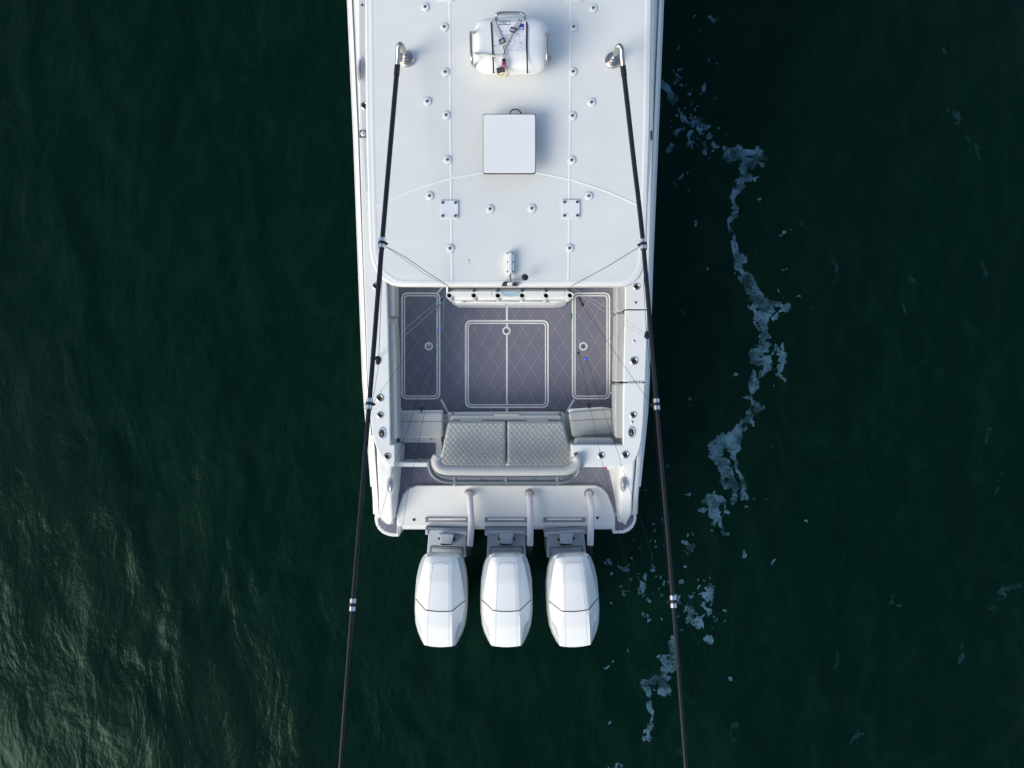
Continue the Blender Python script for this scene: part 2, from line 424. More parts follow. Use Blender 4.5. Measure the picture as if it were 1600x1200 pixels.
for Y, xl, xr, z in stations:
    hw = (xr - xl) / 2; cx = (xl + xr) / 2
    prof = [(.55, -.55), (.80, -.12), (.86, .12), (.95, z - .22), (.985, z - .10)]
    sec = [(cx + hw * a, b) for a, b in prof] + [(cx + hw - .004, z - .035), (cx + hw, z), (cx + hw - .018, z + .03), (cx + hw - .055, z + .05), (cx + hw - min(.12 if Y > -.4 else .07, hw * .5), z + .052), (cx + hw - min(.125 if Y > -.4 else .075, hw * .6), z - .05)]
    full = [(2 * cx - x, q) for x, q in reversed(sec)] + sec
    K = len(full); hv += [(x, Y, q) for x, q in full]
S = len(stations)
for i in range(S - 1):
    for k in range(K - 1): hf.append((i*K + k, i*K + k + 1, (i+1)*K + k + 1, (i+1)*K + k))
hf.append(tuple(range((S-1)*K, S*K)))
mk('hull', hv, hf, gel, boat, angle=50)
for s in (0, 1):
    pts = []
    for Y, xl, xr, z in stations[3:]:
        pts.append((xl + .058, Y, z + .053) if s == 0 else (xr - .058, Y, z + .053))
    tube('rub_rail', [p for p in pts if p[1] > -.75], .007, rubber, boat, seg=6)
    pts = [((xl - .004) if s == 0 else (xr + .004), Y, z - .02) for Y, xl, xr, z in stations[3:]]
    tube('rub_rail', [p for p in pts if p[1] > -1.3], .016, gelg, boat, seg=8)

# decks and gunwales (solid coamings down to the sole)
fw = [(-1.55,7.2),(-.86,8.95),(-.07,9.75),(.72,8.95),(1.42,7.2),(1.66,5.4)]
v, f = prism([Vector((x, y, 1.3)) for x, y in [(-1.78,5.4)] + fw], .3); mk('foredeck', v, f, gel2, boat, bevel=.02)
plate('side_deck', [(557,-110),(561.5,210),(567.5,410),(571,500),(574,590),(577,640),(582,680),(588,700),(597,718),(606,726),(617,729.5),(617,695),(610,695),(608.5,590),(606,500),(604,440),(604,-110)], ZG, ZG - .3, gel, boat, bevel=.012, seg=3)
plate('side_deck', [(1026,-110),(1020.5,210),(1014.5,400),(1012,482.6),(977.5,482.6),(977.5,447),(976,-110)], ZG, ZG - .3, gel, boat, bevel=.008, seg=2)
plate('side_door', [(977,484.6),(1012,484.6),(1008,596.4),(974.6,596.4)], ZG, ZG - .3, gel, boat, bevel=.008)
plate('side_deck', [(974.5,598.2),(1008,598.2),(1005,660),(1002,690),(998.5,705),(991.5,720),(984,726),(972,729.5),(893,729.5),(893,695),(973.6,695)], ZG, ZG - .3, gel, boat, bevel=.012, seg=3)
# recessed non-skid panels on walkways beside the hardtop
plate('walkway_panel', [(561,-60),(568,-60),(573,118),(575,300),(571,300),(562,118)], ZG + .004, .004, gelg, boat, bevel=0)
plate('walkway_panel', [(1015,-60),(1023,-60),(1019,200),(1012,300),(1008,300),(1012,200)], ZG + .004, .004, gelg, boat, bevel=0)
# hinges of the side door
for x in (984, 988.5, 993, 997.5, 1002):
    plate('hinge', rect(x - 1.6, 595.6, x + 1.6, 599), ZG + .006, .01, brk, boat, bevel=.001)
# floor slabs
plate('cockpit_floor', [(560,-100),(1030,-100),(1000,640),(985,722),(606,722),(585,640)], ZS, .25, gel, boat)
plate('aft_deck', [(611,722),(980,722),(970,826),(628,826)], ZA, .4, gel, boat, bevel=.006)

# ------------------------------------------------------------------ cockpit sole pads
zp = ZS + .012
plate('floor_pad', [(611,430),(985,430),(968,646),(883,646),(880,644.5),(702,644.5),(698,646),(611,646)], zp, .011, padm, boat, bevel=.002)
plate('floor_pad', [(700,642.8),(701,641.5),(880,641.5),(881,642.8)], zp + .003, .003, seamd, boat, bevel=0)
def strip(a, b, wd, z=zp + .004, name='trim_line', m=trim):
    a = Vector(a); b = Vector(b); d = (b - a).normalized(); n = Vector((-d.y, d.x)) * wd / 2
    return plate(name, [tuple(a + n), tuple(b + n), tuple(b - n), tuple(a - n)], z, .005, m, boat, bevel=.001)
strip((792, 468), (792, 500), 3); strip((792, 637), (792, 643), 3)
strip((689, 624), (700.5, 645), 3); strip((897, 624), (884.5, 645), 3)
strip((619, 614.6), (628, 614.6), 3); strip((953, 613.6), (963, 613.6), 3)
strip((693, 446), (683.5, 458), 3)
def hatch(x0, y0, x1, y1, r, line=None, lx=0, ly=0):
    h = ring('hatch', x0, y0, x1, y1, r, 2.6, zp + .005, .006, trim, boat)
    ring('gasket', x0 + 2.5, y0 + 2.5, x1 - 2.5, y1 - 2.5, r - 2.5, 1.6, zp + .003, .004, seamd, h)
    ring('hatch_trim', x0 + 4.0, y0 + 4.0, x1 - 4.0, y1 - 4.0, r - 4, 2.0, zp + .0055, .006, trim, h)
    p = rpoly(rect(x0 + 5.8, y0 + 5.8, x1 - 5.8, y1 - 5.8), r - 5.8, 6)
    v, f = prism([P(x, y, zp + .004) for x, y in p], .003); mk('hatch_pad', v, f, padm, h, smooth=False)
    if line:
        v, f = prism([P(x, y, zp + .006) for x, y in rect(line - 1.3, y0 + 5.5, line + 1.3, y1 - 5.5)], .0015); mk('trim_line', v, f, trim, h, smooth=False)
    c = P(lx, ly, zp + .0065); k = (H - zp) / F
    la = lathe('latch', [(6.6*k, 0), (6.6*k, .004), (5*k, .006), (4.2*k, .002), (0.0001, .002)], c, gel, h, 24)
    v, f = join_geo(lathe_geo([(4.1*k, 0), (4.1*k, .003), (3.4*k, .0035), (3.2*k, .0026), (.0001, .0026)], 20, c + Vector((0,0,.003))), box_geo(c.x - 2.2*k, c.y - .9*k, c.z + .004, c.x + 2.2*k, c.y + .9*k, c.z + .010))
    mk('latch', v, f, steel, h)
    v, f = box_geo(c.x - 2.0*k, c.y - 2.4*k, c.z + .0052, c.x + 1.4*k, c.y - 1.3*k, c.z + .0072); mk('latch_slot', v, f, bore, h)
hatch(627, 457, 688, 624, 10, None, 670, 541)
hatch(893.5, 457, 953.5, 624, 10, None, 911.5, 541)
hatch(726.5, 500, 857.5, 637.5, 11, 792, 791.5, 517)

# ------------------------------------------------------------------ side bolsters
def pillow(name, pts, z, thick, m, parent, r=3, bev=.02, seg=4):
    return plate(name, pts, z, thick, m, parent, r=r, bevel=bev, seg=seg, n=5)
pillow('side_bolster', [(602,430),(617,430),(617.5,494),(606,494)], 1.2, .28, vinyl, boat, 3.5, .022)
pillow('side_bolster', [(606,504.5),(617.5,504.5),(620,560),(621.5,686),(609.5,686)], 1.2, .28, vinyl, boat, 4, .022)
pillow('side_bolster', [(963,430),(979,430),(979,482),(971,487.5),(963.5,486)], 1.2, .28, vinyl, boat, 3.5, .022)
pillow('side_bolster', [(963.5,489.5),(976,489.5),(975.5,596),(961.5,596)], 1.2, .28, vinyl, boat, 3.5, .022)
pillow('side_bolster', [(961,599.5),(975,599.5),(974,684.5),(961.5,684.5)], 1.2, .28, vinyl, boat, 3.5, .022)

# ------------------------------------------------------------------ console back under the hardtop
con = plate('console', [(695,300),(893,300),(893,464),(880,467.5),(708,467.5),(697,462)], 1.38, .87, gel, boat, bevel=.02, seg=3)
def cplate(name, pts, z, th, m, r=0, bevel=.003): return plate(name, pts, z, th, m, con, r=r, bevel=bevel)
cplate('console_panel', rect(773,440,812,463), 1.386, .012, mat('pale_blue_plastic', (.42,.58,.68), .35), 2)
cplate('console_panel', rect(715,440,768,463), 1.384, .01, gel, 2)
cplate('console_panel', rect(818,440,882,463), 1.384, .01, gel, 2)
cplate('console_ledge', [(712,467),(874,467),(874,473),(712,473)], 1.12, .05, gel, 1, .008)
cplate('drawer_front', rect(712,470,790,476), .92, .35, gelg, 0, .004)
cplate('drawer_front', rect(793,470,870,476), .92, .35, gelg, 0, .004)
v, f = tube_geo([P(722,468.5,1.25), P(725,470,1.25), P(858,470,1.25), P(861,468.5,1.25)], .008, 8); mk('grab_rail', v, f, steel, con)
for x in (725, 855): cplate('hinge', rect(x - 4, 471, x + 4, 472.5), 1.13, .01, steel)
cplate('drawer_pull', rect(782, 471.5, 804, 473), 1.13, .01, gel)
v, f = tube_geo([P(796 + 14*math.cos(a), 452 + 12*math.sin(a), 1.392) for a in np.linspace(0, 2*math.pi, 24, endpoint=False)], .002, 5, close=True); mk('cup_ring', v, f, gelg, con)

# ------------------------------------------------------------------ jump seats
def seat(pts, seam, hand, base, strippts):
    s = plate('jump_seat', base, .78, .28, gel, boat, r=3, bevel=.008)
    pillow('seat_cushion', pts, .97, .1, vinyl, s, 6, .026)
    a, b = seam; v, f = tube_geo([P(*a, .9705), P(*b, .9705)], .003, 6); mk('seat_piping', v, f, rubber, s)
    if strippts: plate('seat_back_edge', strippts, .93, .06, gel, s, r=2, bevel=.006)
    hx, hy = hand
    v, f = join_geo(tube_geo([P(hx - 4.4, hy - 1.5, .92), P(hx + 4.4, hy - 2, .92)], .010, 8), tube_geo([P(hx, hy - 2, .92), P(hx + .6, hy + 4.5, .93)], .011, 8))
    mk('seat_handle', v, f, black, s); return s
s1 = seat([(622,645),(692,643.5),(692,684),(622,686)], ((622.5,658.5),(691.5,658.5)), (658,639.5), rect(621,644,689,691), [(628,642),(691,641),(692,646),(622,647)])
s2 = seat([(888.5,643.5),(956,638.5),(959.5,679),(894,683)], ((890,657.5),(958,654)), (920,633.5), rect(897,643,962,694), [(889,639),(940,636),(956,638),(958,644),(888.5,645)])
for x in (643, 673): plate('hinge', rect(x-3, 685.5, x+3, 688.5), .885, .025, steel, s1, r=1, bevel=.003)
plate('latch_block', rect(615.5, 685, 623.5, 692), .9, .06, black, s1, bevel=.01)
plate('hinge', [(688,661),(696,655),(697,657.5),(689,664)], .9, .03, steel, s1, bevel=.003)
pillow('seat_cushion', [(900,684.5),(958,684.5),(961,694.5),(897,694.5)], 1.16, .14, vinyl, s2, 5, .02)

# left step-through to the transom
plate('step_surround', [(617,691),(690,689.5),(690,722),(617,722)], .74, .22, gel, boat, bevel=.006)
plate('step_pad', rect(631.5, 692, 680.5, 717), .75, .012, padm, boat, r=1.5, bevel=.002)
plate('step_side', [(617,693),(631,693),(631,722),(617,722)], .0, 0.25, gelg, boat, zf=lambda y: .80)
plate('step_side', [(681,691),(690,691),(690,722),(681,722)], .72, 0.2, gel, boat)
plate('transom_door', [(615.5,722.5),(671,722.5),(671,729),(615.5,729)], 1.02, .44, gel, boat, bevel=.01, seg=3)
v, f = tube_geo([P(652,714.5,.95), P(668,720,.97)], .004, 6); mk('door_pin', v, f, steel, boat)

# ------------------------------------------------------------------ lounge
lounge = plate('lounge_seat', [(698,644.5),(882,644),(882,653),(891,726),(690,726),(700,653)], .84, .33, gel, boat, r=7, bevel=.03, seg=4)
pillow('front_bolster', [(705,649),(876,648.5),(877,657),(703,657.5)], .94, .09, vinyl, lounge, 3, .022)
plate('lounge_ledge', [(772,646.5),(812,646.5),(812,650),(772,650)], .96, .08, vinyl, lounge, r=2, bevel=.01)
for x in (736, 840): plate('hinge', rect(x-17, 655.5, x+17, 657.8), .955, .015, gelg, lounge, r=.8, bevel=.003)
for x, y in ((707.5,647),(875,647)):
    v, f = tube_geo([P(x + 1.6*math.cos(a), y + 2.6*math.sin(a), .85) for a in np.linspace(0, 2*math.pi, 14, endpoint=False)], .004, 6, close=True); mk('grommet', v, f, seamd, lounge)
def quilt(name, x0t, x1t, x0b, x1b, yt, yb, z, parent, flipx):
    nx, ny = 110, 92; V = []; Fc = []
    k = (H - z) / F
    for j in range(ny + 1):
        v = j / ny; y = yt + (yb - yt) * v; xa = x0t + (x0b - x0t) * v; xb = x1t + (x1b - x1t) * v
        # rounded corners
        cy = min(v, 1 - v) * (yb - yt); inset = 0 if cy > 6 else 6 - math.sqrt(max(0, 36 - (6 - cy) ** 2))
        inner = inset * .35
        la = xa + (inset if not flipx else inner); lb = xb - (inner if not flipx else inset)
        for i in range(nx + 1):
            u = i / nx; x = la + (lb - la) * u
            p = P(x, y, z)
            ed = min(u * (lb - la), (1 - u) * (lb - la), v * (yb - yt), (1 - v) * (yb - yt))
            e = max(0, 1 - ed / 4.5); drop = -.03 * e ** 2.4
            gx = p.x / (8.3 * k); gy = p.y / (9.6 * k)
            a = abs(math.sin(math.pi * (gx + gy))); b = abs(math.sin(math.pi * (gx - gy)))
            q = .006 * (min(a, b) ** .6) if ed > 3.5 else .006 * (min(a, b) ** .6) * ed / 3.5
            V.append(p + Vector((0, 0, drop + q)))
    for j in range(ny):
        for i in range(nx):
            a = j * (nx + 1) + i; Fc.append((a, a + 1, a + nx + 2, a + nx + 1))
    bd = [i for i in range(nx + 1)] + [j * (nx + 1) + nx for j in range(1, ny + 1)] + [ny * (nx + 1) + i for i in range(nx - 1, -1, -1)] + [j * (nx + 1) for j in range(ny - 1, 0, -1)]
    b0 = len(V)
    for b in bd: V.append(V[b] - Vector((0, 0, .1)))
    n = len(bd)
    for i in range(n): Fc.append((bd[i], bd[(i + 1) % n], b0 + (i + 1) % n, b0 + i))
    q_ = mk(name, V, Fc, vinyl, parent, angle=70)
    # sewn lines, their darker colour standing in for shade in the quilt valleys
    gs = []
    cA, cB, cC, cD = P(x0t + 3.5, yt + 3.5, z), P(x1t - 3.5, yt + 3.5, z), P(x1b - 3.5, yb - 2, z), P(x0b + 3.5, yb - 2, z)
    poly = [cA, cB, cC, cD]
    sx_, sy_ = 8.3 * k, 9.6 * k
    for sg_ in (1, -1):
        vals = [p.x / sx_ + sg_ * p.y / sy_ for p in poly]
        for n_ in range(math.ceil(min(vals)), math.floor(max(vals)) + 1):
            hits = []
            for i in range(4):
                a, b = vals[i] - n_, vals[(i + 1) % 4] - n_
                if a * b < 0: hits.append(poly[i].lerp(poly[(i + 1) % 4], a / (a - b)))
            if len(hits) == 2:
                a, b = hits; d = (b - a).normalized(); nn = Vector((-d.y, d.x, 0)) * .0027; up = Vector((0, 0, .0040))
                gs.append(([a + nn + up, b + nn + up, b - nn + up, a - nn + up, a + nn - up, b + nn - up, b - nn - up, a - nn - up], [(0,1,2,3),(7,6,5,4),(0,4,5,1),(1,5,6,2),(2,6,7,3),(3,7,4,0)]))
    v_, f_ = join_geo(*gs); st_ = mk('stitch_shade', v_, f_, threadm, lounge, smooth=False)
    return q_
quilt('quilted_cushion', 700, 790.3, 684.5, 790.5, 658, 730, 1.0, lounge, False)
quilt('quilted_cushion', 792.2, 881, 792.2, 898, 658, 730, 1.0, lounge, True)
v, f = tube_geo(smooth_path([P(684,713,1.285), P(681.5,720,1.285), P(685,729,1.285), P(695,734,1.285), P(720,735,1.285), P(800,735.5,1.285), P(870,735,1.285), P(889,733,1.285), P(900,726,1.285), P(902.5,718,1.285), P(899,712,1.285)], 6), .058, 16)
mk('backrest', v, f, vinyl, lounge, angle=60)
rp = smooth_path([P(671,721,1.2), P(671.5,731,1.2), P(676,741,1.2), P(685,748.5,1.2), P(697,752.3,1.2), P(720,753,1.2), P(800,753.3,1.2), P(870,753,1.2), P(886,751.5,1.2), P(898,745,1.2), P(905,735,1.24), P(907,722,1.285)], 6)
v, f = tube_geo(rp, .026, 12); mk('rail', v, f, vinyld, lounge)
v, f = tube_geo(smooth_path([P(674,715,1.24), P(676,728,1.24), P(683,739,1.24), P(694,744,1.24), P(720,744.6,1.24), P(800,745,1.24), P(865,744.6,1.24), P(884,743,1.24), P(897,736,1.24), P(905,725,1.28), P(905.5,716,1.285)], 6), .013, 10); mk('rail', v, f, vinyld, lounge)
for x in (710.5, 791, 871.5):
    v, f = join_geo(tube_geo([P(x, 742.5, 1.235), P(x, 754, 1.2)], .022, 10), tube_geo([P(x, 754, 1.2), P(x, 757.5, .63)], .014, 10)); mk('rail_post', v, f, vinyld, lounge)
for x in (710.5, 871.5):
    lathe('post_foot', [(.022,0),(.022,.03),(.014,.045),(.0001,.05)], P(x, 757.5, .62), brk, lounge, 14)
v, f = tube_geo([P(686, 748, .80), P(897, 748, .80)], .007, 8); mk('rail', v, f, steel, lounge)
for x in (753, 835): v, f = box_geo(*(P(x-4,750,.80)), *(P(x+4,746.5,.83))); mk('clamp', v, f, steel, lounge)

# ------------------------------------------------------------------ aft pads, motor well, stern quarters
plate('aft_pad', [(627,730.5),(950,730.5),(955,752),(957.6,764),(964.2,801),(962,802.5),(957,788),(950,772),(941,761.5),(930,757.3),(651,757.3),(638,762),(629,772.5),(622,797),(620,805),(617,805),(620,775),(624,750)], ZA + .008, .008, padm, boat, bevel=.002)
wu = [(956.2,790.5),(948.6,773),(940,763.2),(929,758.8),(652,758.8),(639,763.5),(630,774),(623.4,790.5)]
wl_ = [(619.5,806),(622,822.5),(961,822.5),(962,806)]
wz = lambda y: interp([(758,.662),(790.5,.625)], y)
V_ = [P(x, y, wz(y)) for x, y in wu + wl_]; nW = len(V_); V_ += [p - Vector((0, 0, .09)) for p in V_]
mk('motor_well', V_, [tuple(range(8)), (0, 7, 8, 9, 10, 11)] + [(i, (i + 1) % nW, nW + (i + 1) % nW, nW + i) for i in range(nW)], gel, boat, bevel=.01, seg=3, angle=20)
plate('transom_edge', [(628,824),(955,824),(953.5,827.2),(629,827.2)], .58, .06, gelg, boat, bevel=.003)
for x, y in ((647, 812), (933.5, 809)): lathe('drain', [(.017,0),(.017,.004),(.012,.005),(.0115,.001),(.0001,.001)], P(x, y, .6255), bore, boat, 14)
for x0, x1 in ((664, 734), (757, 826), (849, 915)):
    t = plate('step_tread', rect(x0, 809, x1, 816), .645, .022, treadm, boat, r=.8, bevel=.003)
    t2 = plate('tread_insert', rect(x0 + 6, 810, x1 - 6, 812.4), .6475, .004, trim, t, bevel=.001)
    for x in (x0 + 3, x1 - 3):
        for y in (810.7, 814.2): lathe('screw', [(.006,0),(.005,.003),(.0001,.0035)], P(x, y, .645), seamd, t, 8)
def quarter(name, tl, tr, zt, pys, parent):
    V = []; Fc = []; nu = 24
    for py in pys:
        z = interp(zt, py); a = interp(tl, py); b = interp(tr, py); zb = min(.56, z)
        for i in range(nu + 1):
            u = -1 + 2 * i / nu; uu = math.sin(u * math.pi / 2)
            zz = zb + (z - zb) * (1 - abs(uu) ** 9) ** .5 if abs(uu) < 1 else zb
            x = (a + b) / 2 + (b - a) / 2 * uu
            q = P(x, py, z); V.append(Vector((q.x, q.y, zz)))
    n = nu + 1
    for j in range(len(pys) - 1):
        for i in range(nu): Fc.append((j*n + i, j*n + i + 1, (j+1)*n + i + 1, (j+1)*n + i))
    return mk(name, V, Fc, gel, parent, angle=65)
zt = [(640,1.13),(728,1.13),(745,1.11),(765,1.04),(785,.93),(800,.82),(810,.73),(817,.65),(820,.60)]
pys = [640,660,680,700,715,728,736,745,755,765,775,785,793,797,800,804,807,810,812,814,816,818,819.3,820]
quarter('stern_quarter', [(640,578),(700,583.5),(775,588.5),(797,590),(804,591.5),(810,595),(814,599),(818,604),(820,607)], [(640,616),(729,616.5),(780,616),(800,616.3),(810,615.8),(815,614),(818,611),(820,608)], zt, pys, boat)
quarter('stern_quarter', [(640,968),(729,968),(775,967.5),(800,966.5),(808,967.5),(814,970),(818,974),(820,977)], [(640,1003),(700,998.5),(730,995.5),(775,991),(797,989.5),(804,988),(810,984.5),(814,981.5),(818,979),(820,977.6)], zt, pys, boat)
plate('stern_platform', [(590,785),(586,800),(585.2,812),(587,820),(590.5,827),(597,833),(604,836.5),(612,838.3),(623,838.6),(625,833),(626.5,825),(620,815),(622,790)], ZA - .01, .62, gel, boat, bevel=.012, seg=3)
plate('stern_platform', [(990,785),(994,800),(994.6,810),(993,817),(989,824.5),(983,830),(975,833.4),(958,834),(956.5,828),(955,822),(963,812),(962,790)], ZA - .01, .62, gel, boat, bevel=.012, seg=3)
cz = lambda L, ox: [(ox + x / 6.154, 720 + y / 6.154) for x, y in L]
lp = [(246,558),(258,552),(275,572),(305,600),(345,618),(378,620),(396,602),(404,575),(406,543),(430,543),(430,700),(375,696),(320,678),(280,648),(255,605)]
plate('stern_pad', cz(lp, 550), ZA + .002, .012, padm, boat, bevel=.002)
rp_ = [(1232,520),(1216,518),(1195,540),(1170,570),(1140,592),(1105,598),(1082,580),(1072,548),(1070,524),(1048,524),(1054,670),(1120,668),(1170,648),(1210,612),(1230,570)]
plate('stern_pad', cz(rp_, 790), ZA + .002, .012, padm, boat, bevel=.002)
for pts in (cz([(430,705),(433,530),(441,530),(441,722)], 550), cz([(1047,680),(1040,515),(1048,515),(1053,676)], 790)):
    plate('stern_trim', pts, ZA + .004, .016, trim, boat, bevel=.002)

# ------------------------------------------------------------------ rod holders, cups, cleats (parts of the boat)
kG = (H - ZG) / F
def rod_holder(px, py, z=ZG, r=5.6, white=False):
    c = P(px, py, z)
    h = lathe('rod_holder', [(r*kG, 0), (r*kG, .004), (r*.9*kG, .008), (r*.72*kG, .010), (r*.62*kG, .007), (r*.60*kG, .0015)], c, steel if not white else gel, boat, 28)
    lathe('holder_shade_disc', [(r*.64*kG, 0), (r*.64*kG, .002), (.0001, .002)], c, bore, h, 20)  # flat black disc painted as the shade down the holder, no real hole
    if not white: lathe('holder_lip', [(r*1.08*kG, 0), (r*1.08*kG, .003), (r*.98*kG, .0035)], c, gelg, h, 28)
for x, y, r in ((587,447,5.4),(591,563,5.2),(593.5,622,6.2),(594,648.5,5.3),(605,713,5.6),(994.6,448,5.6),(990.6,564,6.3),(989,648.5,5.2),(977,710.5,6),(939,711.5,5.4),(901,711.5,5.3),):
    rod_holder(x, y, r=r)
rod_holder(569.5, 165, ZG + .005, 6)
def oval(px, py, m1, m2, rx, ry, name):
    c = P(px, py, ZG)
    h = lathe(name, [(1, 0), (1, .004), (.86, .009), (.72, .009), (.64, .003)], c, m1, boat, 28)
    h.scale = (1, 1, 1)
    for vtx in h.data.vertices: vtx.co.x *= rx * kG; vtx.co.y *= ry * kG
    g = lathe(name + '_inside', [(.64, 0), (.64, .003), (.0001, .003)], c, m2, h, 24)
    for vtx in g.data.vertices: vtx.co.x *= rx * kG; vtx.co.y *= ry * kG
    b = lathe('pull', [(.32, 0), (.3, .006), (.0001, .007)], c + Vector((0, -ry*.12*kG, .002)), brown, h, 14)
    for vtx in b.data.vertices: vtx.co.x *= rx * kG; vtx.co.y *= ry * kG
oval(597, 677, brk, seamd, 6.6, 9.6, 'vent_cup'); oval(986.6, 675.5, brk, seamd, 6.6, 9.6, 'vent_cup')
for x, y, r in ((993,473,2.2),(990.6,533,2),(987.6,659.5,2),(566,8,2.6)):
    lathe('deck_button', [(r*kG,0),(r*kG,.004),(r*.6*kG,.008),(.0001,.008)], P(x, y, ZG), steel, boat, 16)
def cleat(px, py, z, lx, ly, face=True):
    c = P(px, py, z); k = (H - z) / F
    b = lathe('cleat_recess', [(1, 0), (1, .003), (.9, .006), (.8, .003), (.0001, .003)], c, gelg, boat, 28)
    for vtx in b.data.vertices: vtx.co.x *= lx * k * 1.9; vtx.co.y *= ly * k * 1.25
    v, f = tube_geo([c + Vector((0, ly*k*t, .012 + .012*(1 - t*t))) for t in np.linspace(-1, 1, 9)], 0, 10, radii=[.003 + lx*k*.55*(1 - t*t) for t in np.linspace(-1, 1, 9)])
    mk('cleat', v, f, steel, b)
    return b
cleat(564, 109, ZG + .006, 3.2, 17)
cleat(610.5, 757, 1.105, 3.4, 12); cleat(974, 756, 1.105, 3.0, 11)
sq = plate('nav_fitting', rect(561.5, 203, 571.5, 215.5), ZG + .012, .012, steel, boat, r=1.5, bevel=.003)
lathe('lens_cap', [(4*kG,0),(3.8*kG,.012),(2*kG,.02),(.0001,.02)], P(567.5, 209, ZG + .012), gel, sq, 16)
lathe('lens_cap', [(1.3*kG,0),(1.2*kG,.003),(.0001,.003)], P(567.5, 209, ZG + .032), lens, sq, 12)
plate('fuel_vent', rect(1016.5, 204, 1019.5, 218), ZG + .02, .016, seamd, boat, r=1, bevel=.002)
plate('courtesy_label', [(947,729.5),(957,730.5),(957,734),(950,734.5)], 1.1, .01, paper, boat, bevel=.001)
plate('courtesy_label', [(945.5,729),(948,729),(948.5,733),(946,732.5)], 1.102, .01, lens, boat, bevel=.001)
plate('speaker_vent', rect(614, 777, 617, 783), .98, .02, brk2, boat, bevel=.002)

# ------------------------------------------------------------------ hardtop
ht_out = [(569.5,-260),(569.5,0),(571.5,200),(575,330),(577,390),(580,407),(586,422),(596,435),(609,443.5),(624,446.5),(795,447),(975,447.2),(989,443),(1000,433),(1007,418),(1010,400),(1013,300),(1016.5,180),(1019,0),(1019,-260)]
ht = plate('hardtop', ht_out, ZH, .11, gel2, boat, bevel=.022, seg=4)
# raised rim and ribs: shallow real ridges
def ridge(name, pts, wpx, h, m=gel, z=ZH):
    "low crowned strip along a pixel path"
    V = []; Fc = []; n = len(pts); prof = [(-1, -.004), (-.6, h * .8), (0, h), (.6, h * .8), (1, -.004)]
    P2 = [Vector(p) for p in pts]
    for i, p in enumerate(P2):
        d = (P2[min(i + 1, n - 1)] - P2[max(i - 1, 0)]).normalized(); nn = Vector((-d.y, d.x))
        for a, q in prof: V.append(P(p.x + nn.x * a * wpx, p.y + nn.y * a * wpx, z + q))
    for i in range(n - 1):
        for k in range(4): Fc.append((i*5 + k, i*5 + k + 1, (i+1)*5 + k + 1, (i+1)*5 + k))
    return mk(name, V, Fc, m, ht, angle=80)
ridge('roof_rib', [(700,-250),(702.8,0),(704.3,210),(706,400),(707,441)], 3.0, .0012)
ridge('roof_rib', [(894.5,-250),(892.3,0),(890.8,210),(889,400),(888,441)], 3.0, .0012)
arc = [(583,324),(596,318),(609,312),(652,293.5),(680,285),(705,278),(749,270),(796,266),(840,269.5),(894,280.5),(946,298),(970,308),(996,320)]
ridge('roof_rib', arc, 3.0, .0012)
ridge('roof_rim', [(579,-250),(579.5,0),(582,200),(585,330),(587,395),(592,412),(601,426),(614,436),(628,440.5),(795,441),(970,440.5),(983,436),(993,427),(999,414),(1001.5,395),(1005,300),(1008.5,180),(1011,0),(1011,-250)], 5, .0012)
kH = (H - ZH) / F
cap0 = None
caps = [(664,11.5),(694,42.5),(695.7,113),(667.5,159),(697,180.5),(699.3,250),(671,306.5),(765.5,327),(703,388.5),(926.5,13.5),(896,42.5),(895,112.5),(924,160.5),(894,181.5),(893,250.7),(919.5,306.7),(830.7,326),(889.7,388)]
for i, (x, y) in enumerate(caps):
    c = P(x, y, ZH + .001)
    if cap0 is None:
        cap0 = lathe('screw_cover', [(6.5*kH,0),(6.4*kH,.006),(6.0*kH,.009),(3*kH,.0115),(.0001,.0125)], c, cowlw, ht, 24)
        cg = lathe('cover_shadow_ring', [(7.2*kH,0),(7.1*kH,.002),(.0001,.0021)], c, brk, ht, 24)  # grey disc painted as a shadow ring around each screw cover
        v, f = join_geo(lathe_geo([(2.2*kH,.0),(2.1*kH,.006),(1.2*kH,.0075),(.0001,.0075)], 14, c + Vector((0,0,.011)))); cs = mk('screw', v, f, dsteel, ht, loc=c)
    else: dup(cap0, ht, c); dup(cs, ht, c); dup(cg, ht, c)
for x0, y0, x1, y1 in ((687.5,313,716,342),(877.6,312,906,341.4),(684,-27,707.5,1.3),(883.5,-27,909.5,2.2)):
    plate('plate_gasket', rect(x0 - .5, y0 - .5, x1 + .6, y1 + .6), ZH + .004, .004, brk, ht, r=3.5, bevel=0)
    plate('access_plate', rect(x0, y0, x1, y1), ZH + .012, .008, cowlw, ht, r=3, bevel=.003)
    for x in (x0 + 4.2, x1 - 4.2):
        for y in (y0 + 4.2, y1 - 4.2): dup(cs, ht, P(x, y, ZH + .004))
for x, y, r in ((733,407,1.0),(733.4,411,.6)): lathe('rust_stain', [(r*kH*1.2,0),(r*kH,.0015),(.0001,.002)], P(x, y, ZH), stainm, ht, 8)
# stern light bracket
m = plate('mast_bracket', rect(791, 394.5, 803, 428.5), ZH + .05, .05, gel, ht, r=1, bevel=.006)
plate('mast_channel', rect(794.3, 395, 799.5, 428), ZH + .062, .014, gel, ht, bevel=.003)
for x in (792.6, 801.4):
    for y in (396.5, 410, 425): dup(cs, ht, P(x, y, ZH + .04)).scale = (.55, .55, .8)
tube('mast_rod', [P(797, 428, ZH + .055), P(797.2, 441, ZH + .05)], .0095, steel, ht)
plate('mast_foot', [(787,440),(806,440),(809.5,446.5),(783.5,446.5)], ZH + .035, .04, seamd, ht, bevel=.004)
plate('mast_foot', [(793,441),(801,441),(801,446.5),(792,446)], ZH + .05, .02, trim, ht, r=2, bevel=.004)
tube('light_arm', [P(799, 441.5, ZH + .07), P(808, 438.5, ZH + .085), P(817, 435.5, ZH + .1)], .008, steel, ht)
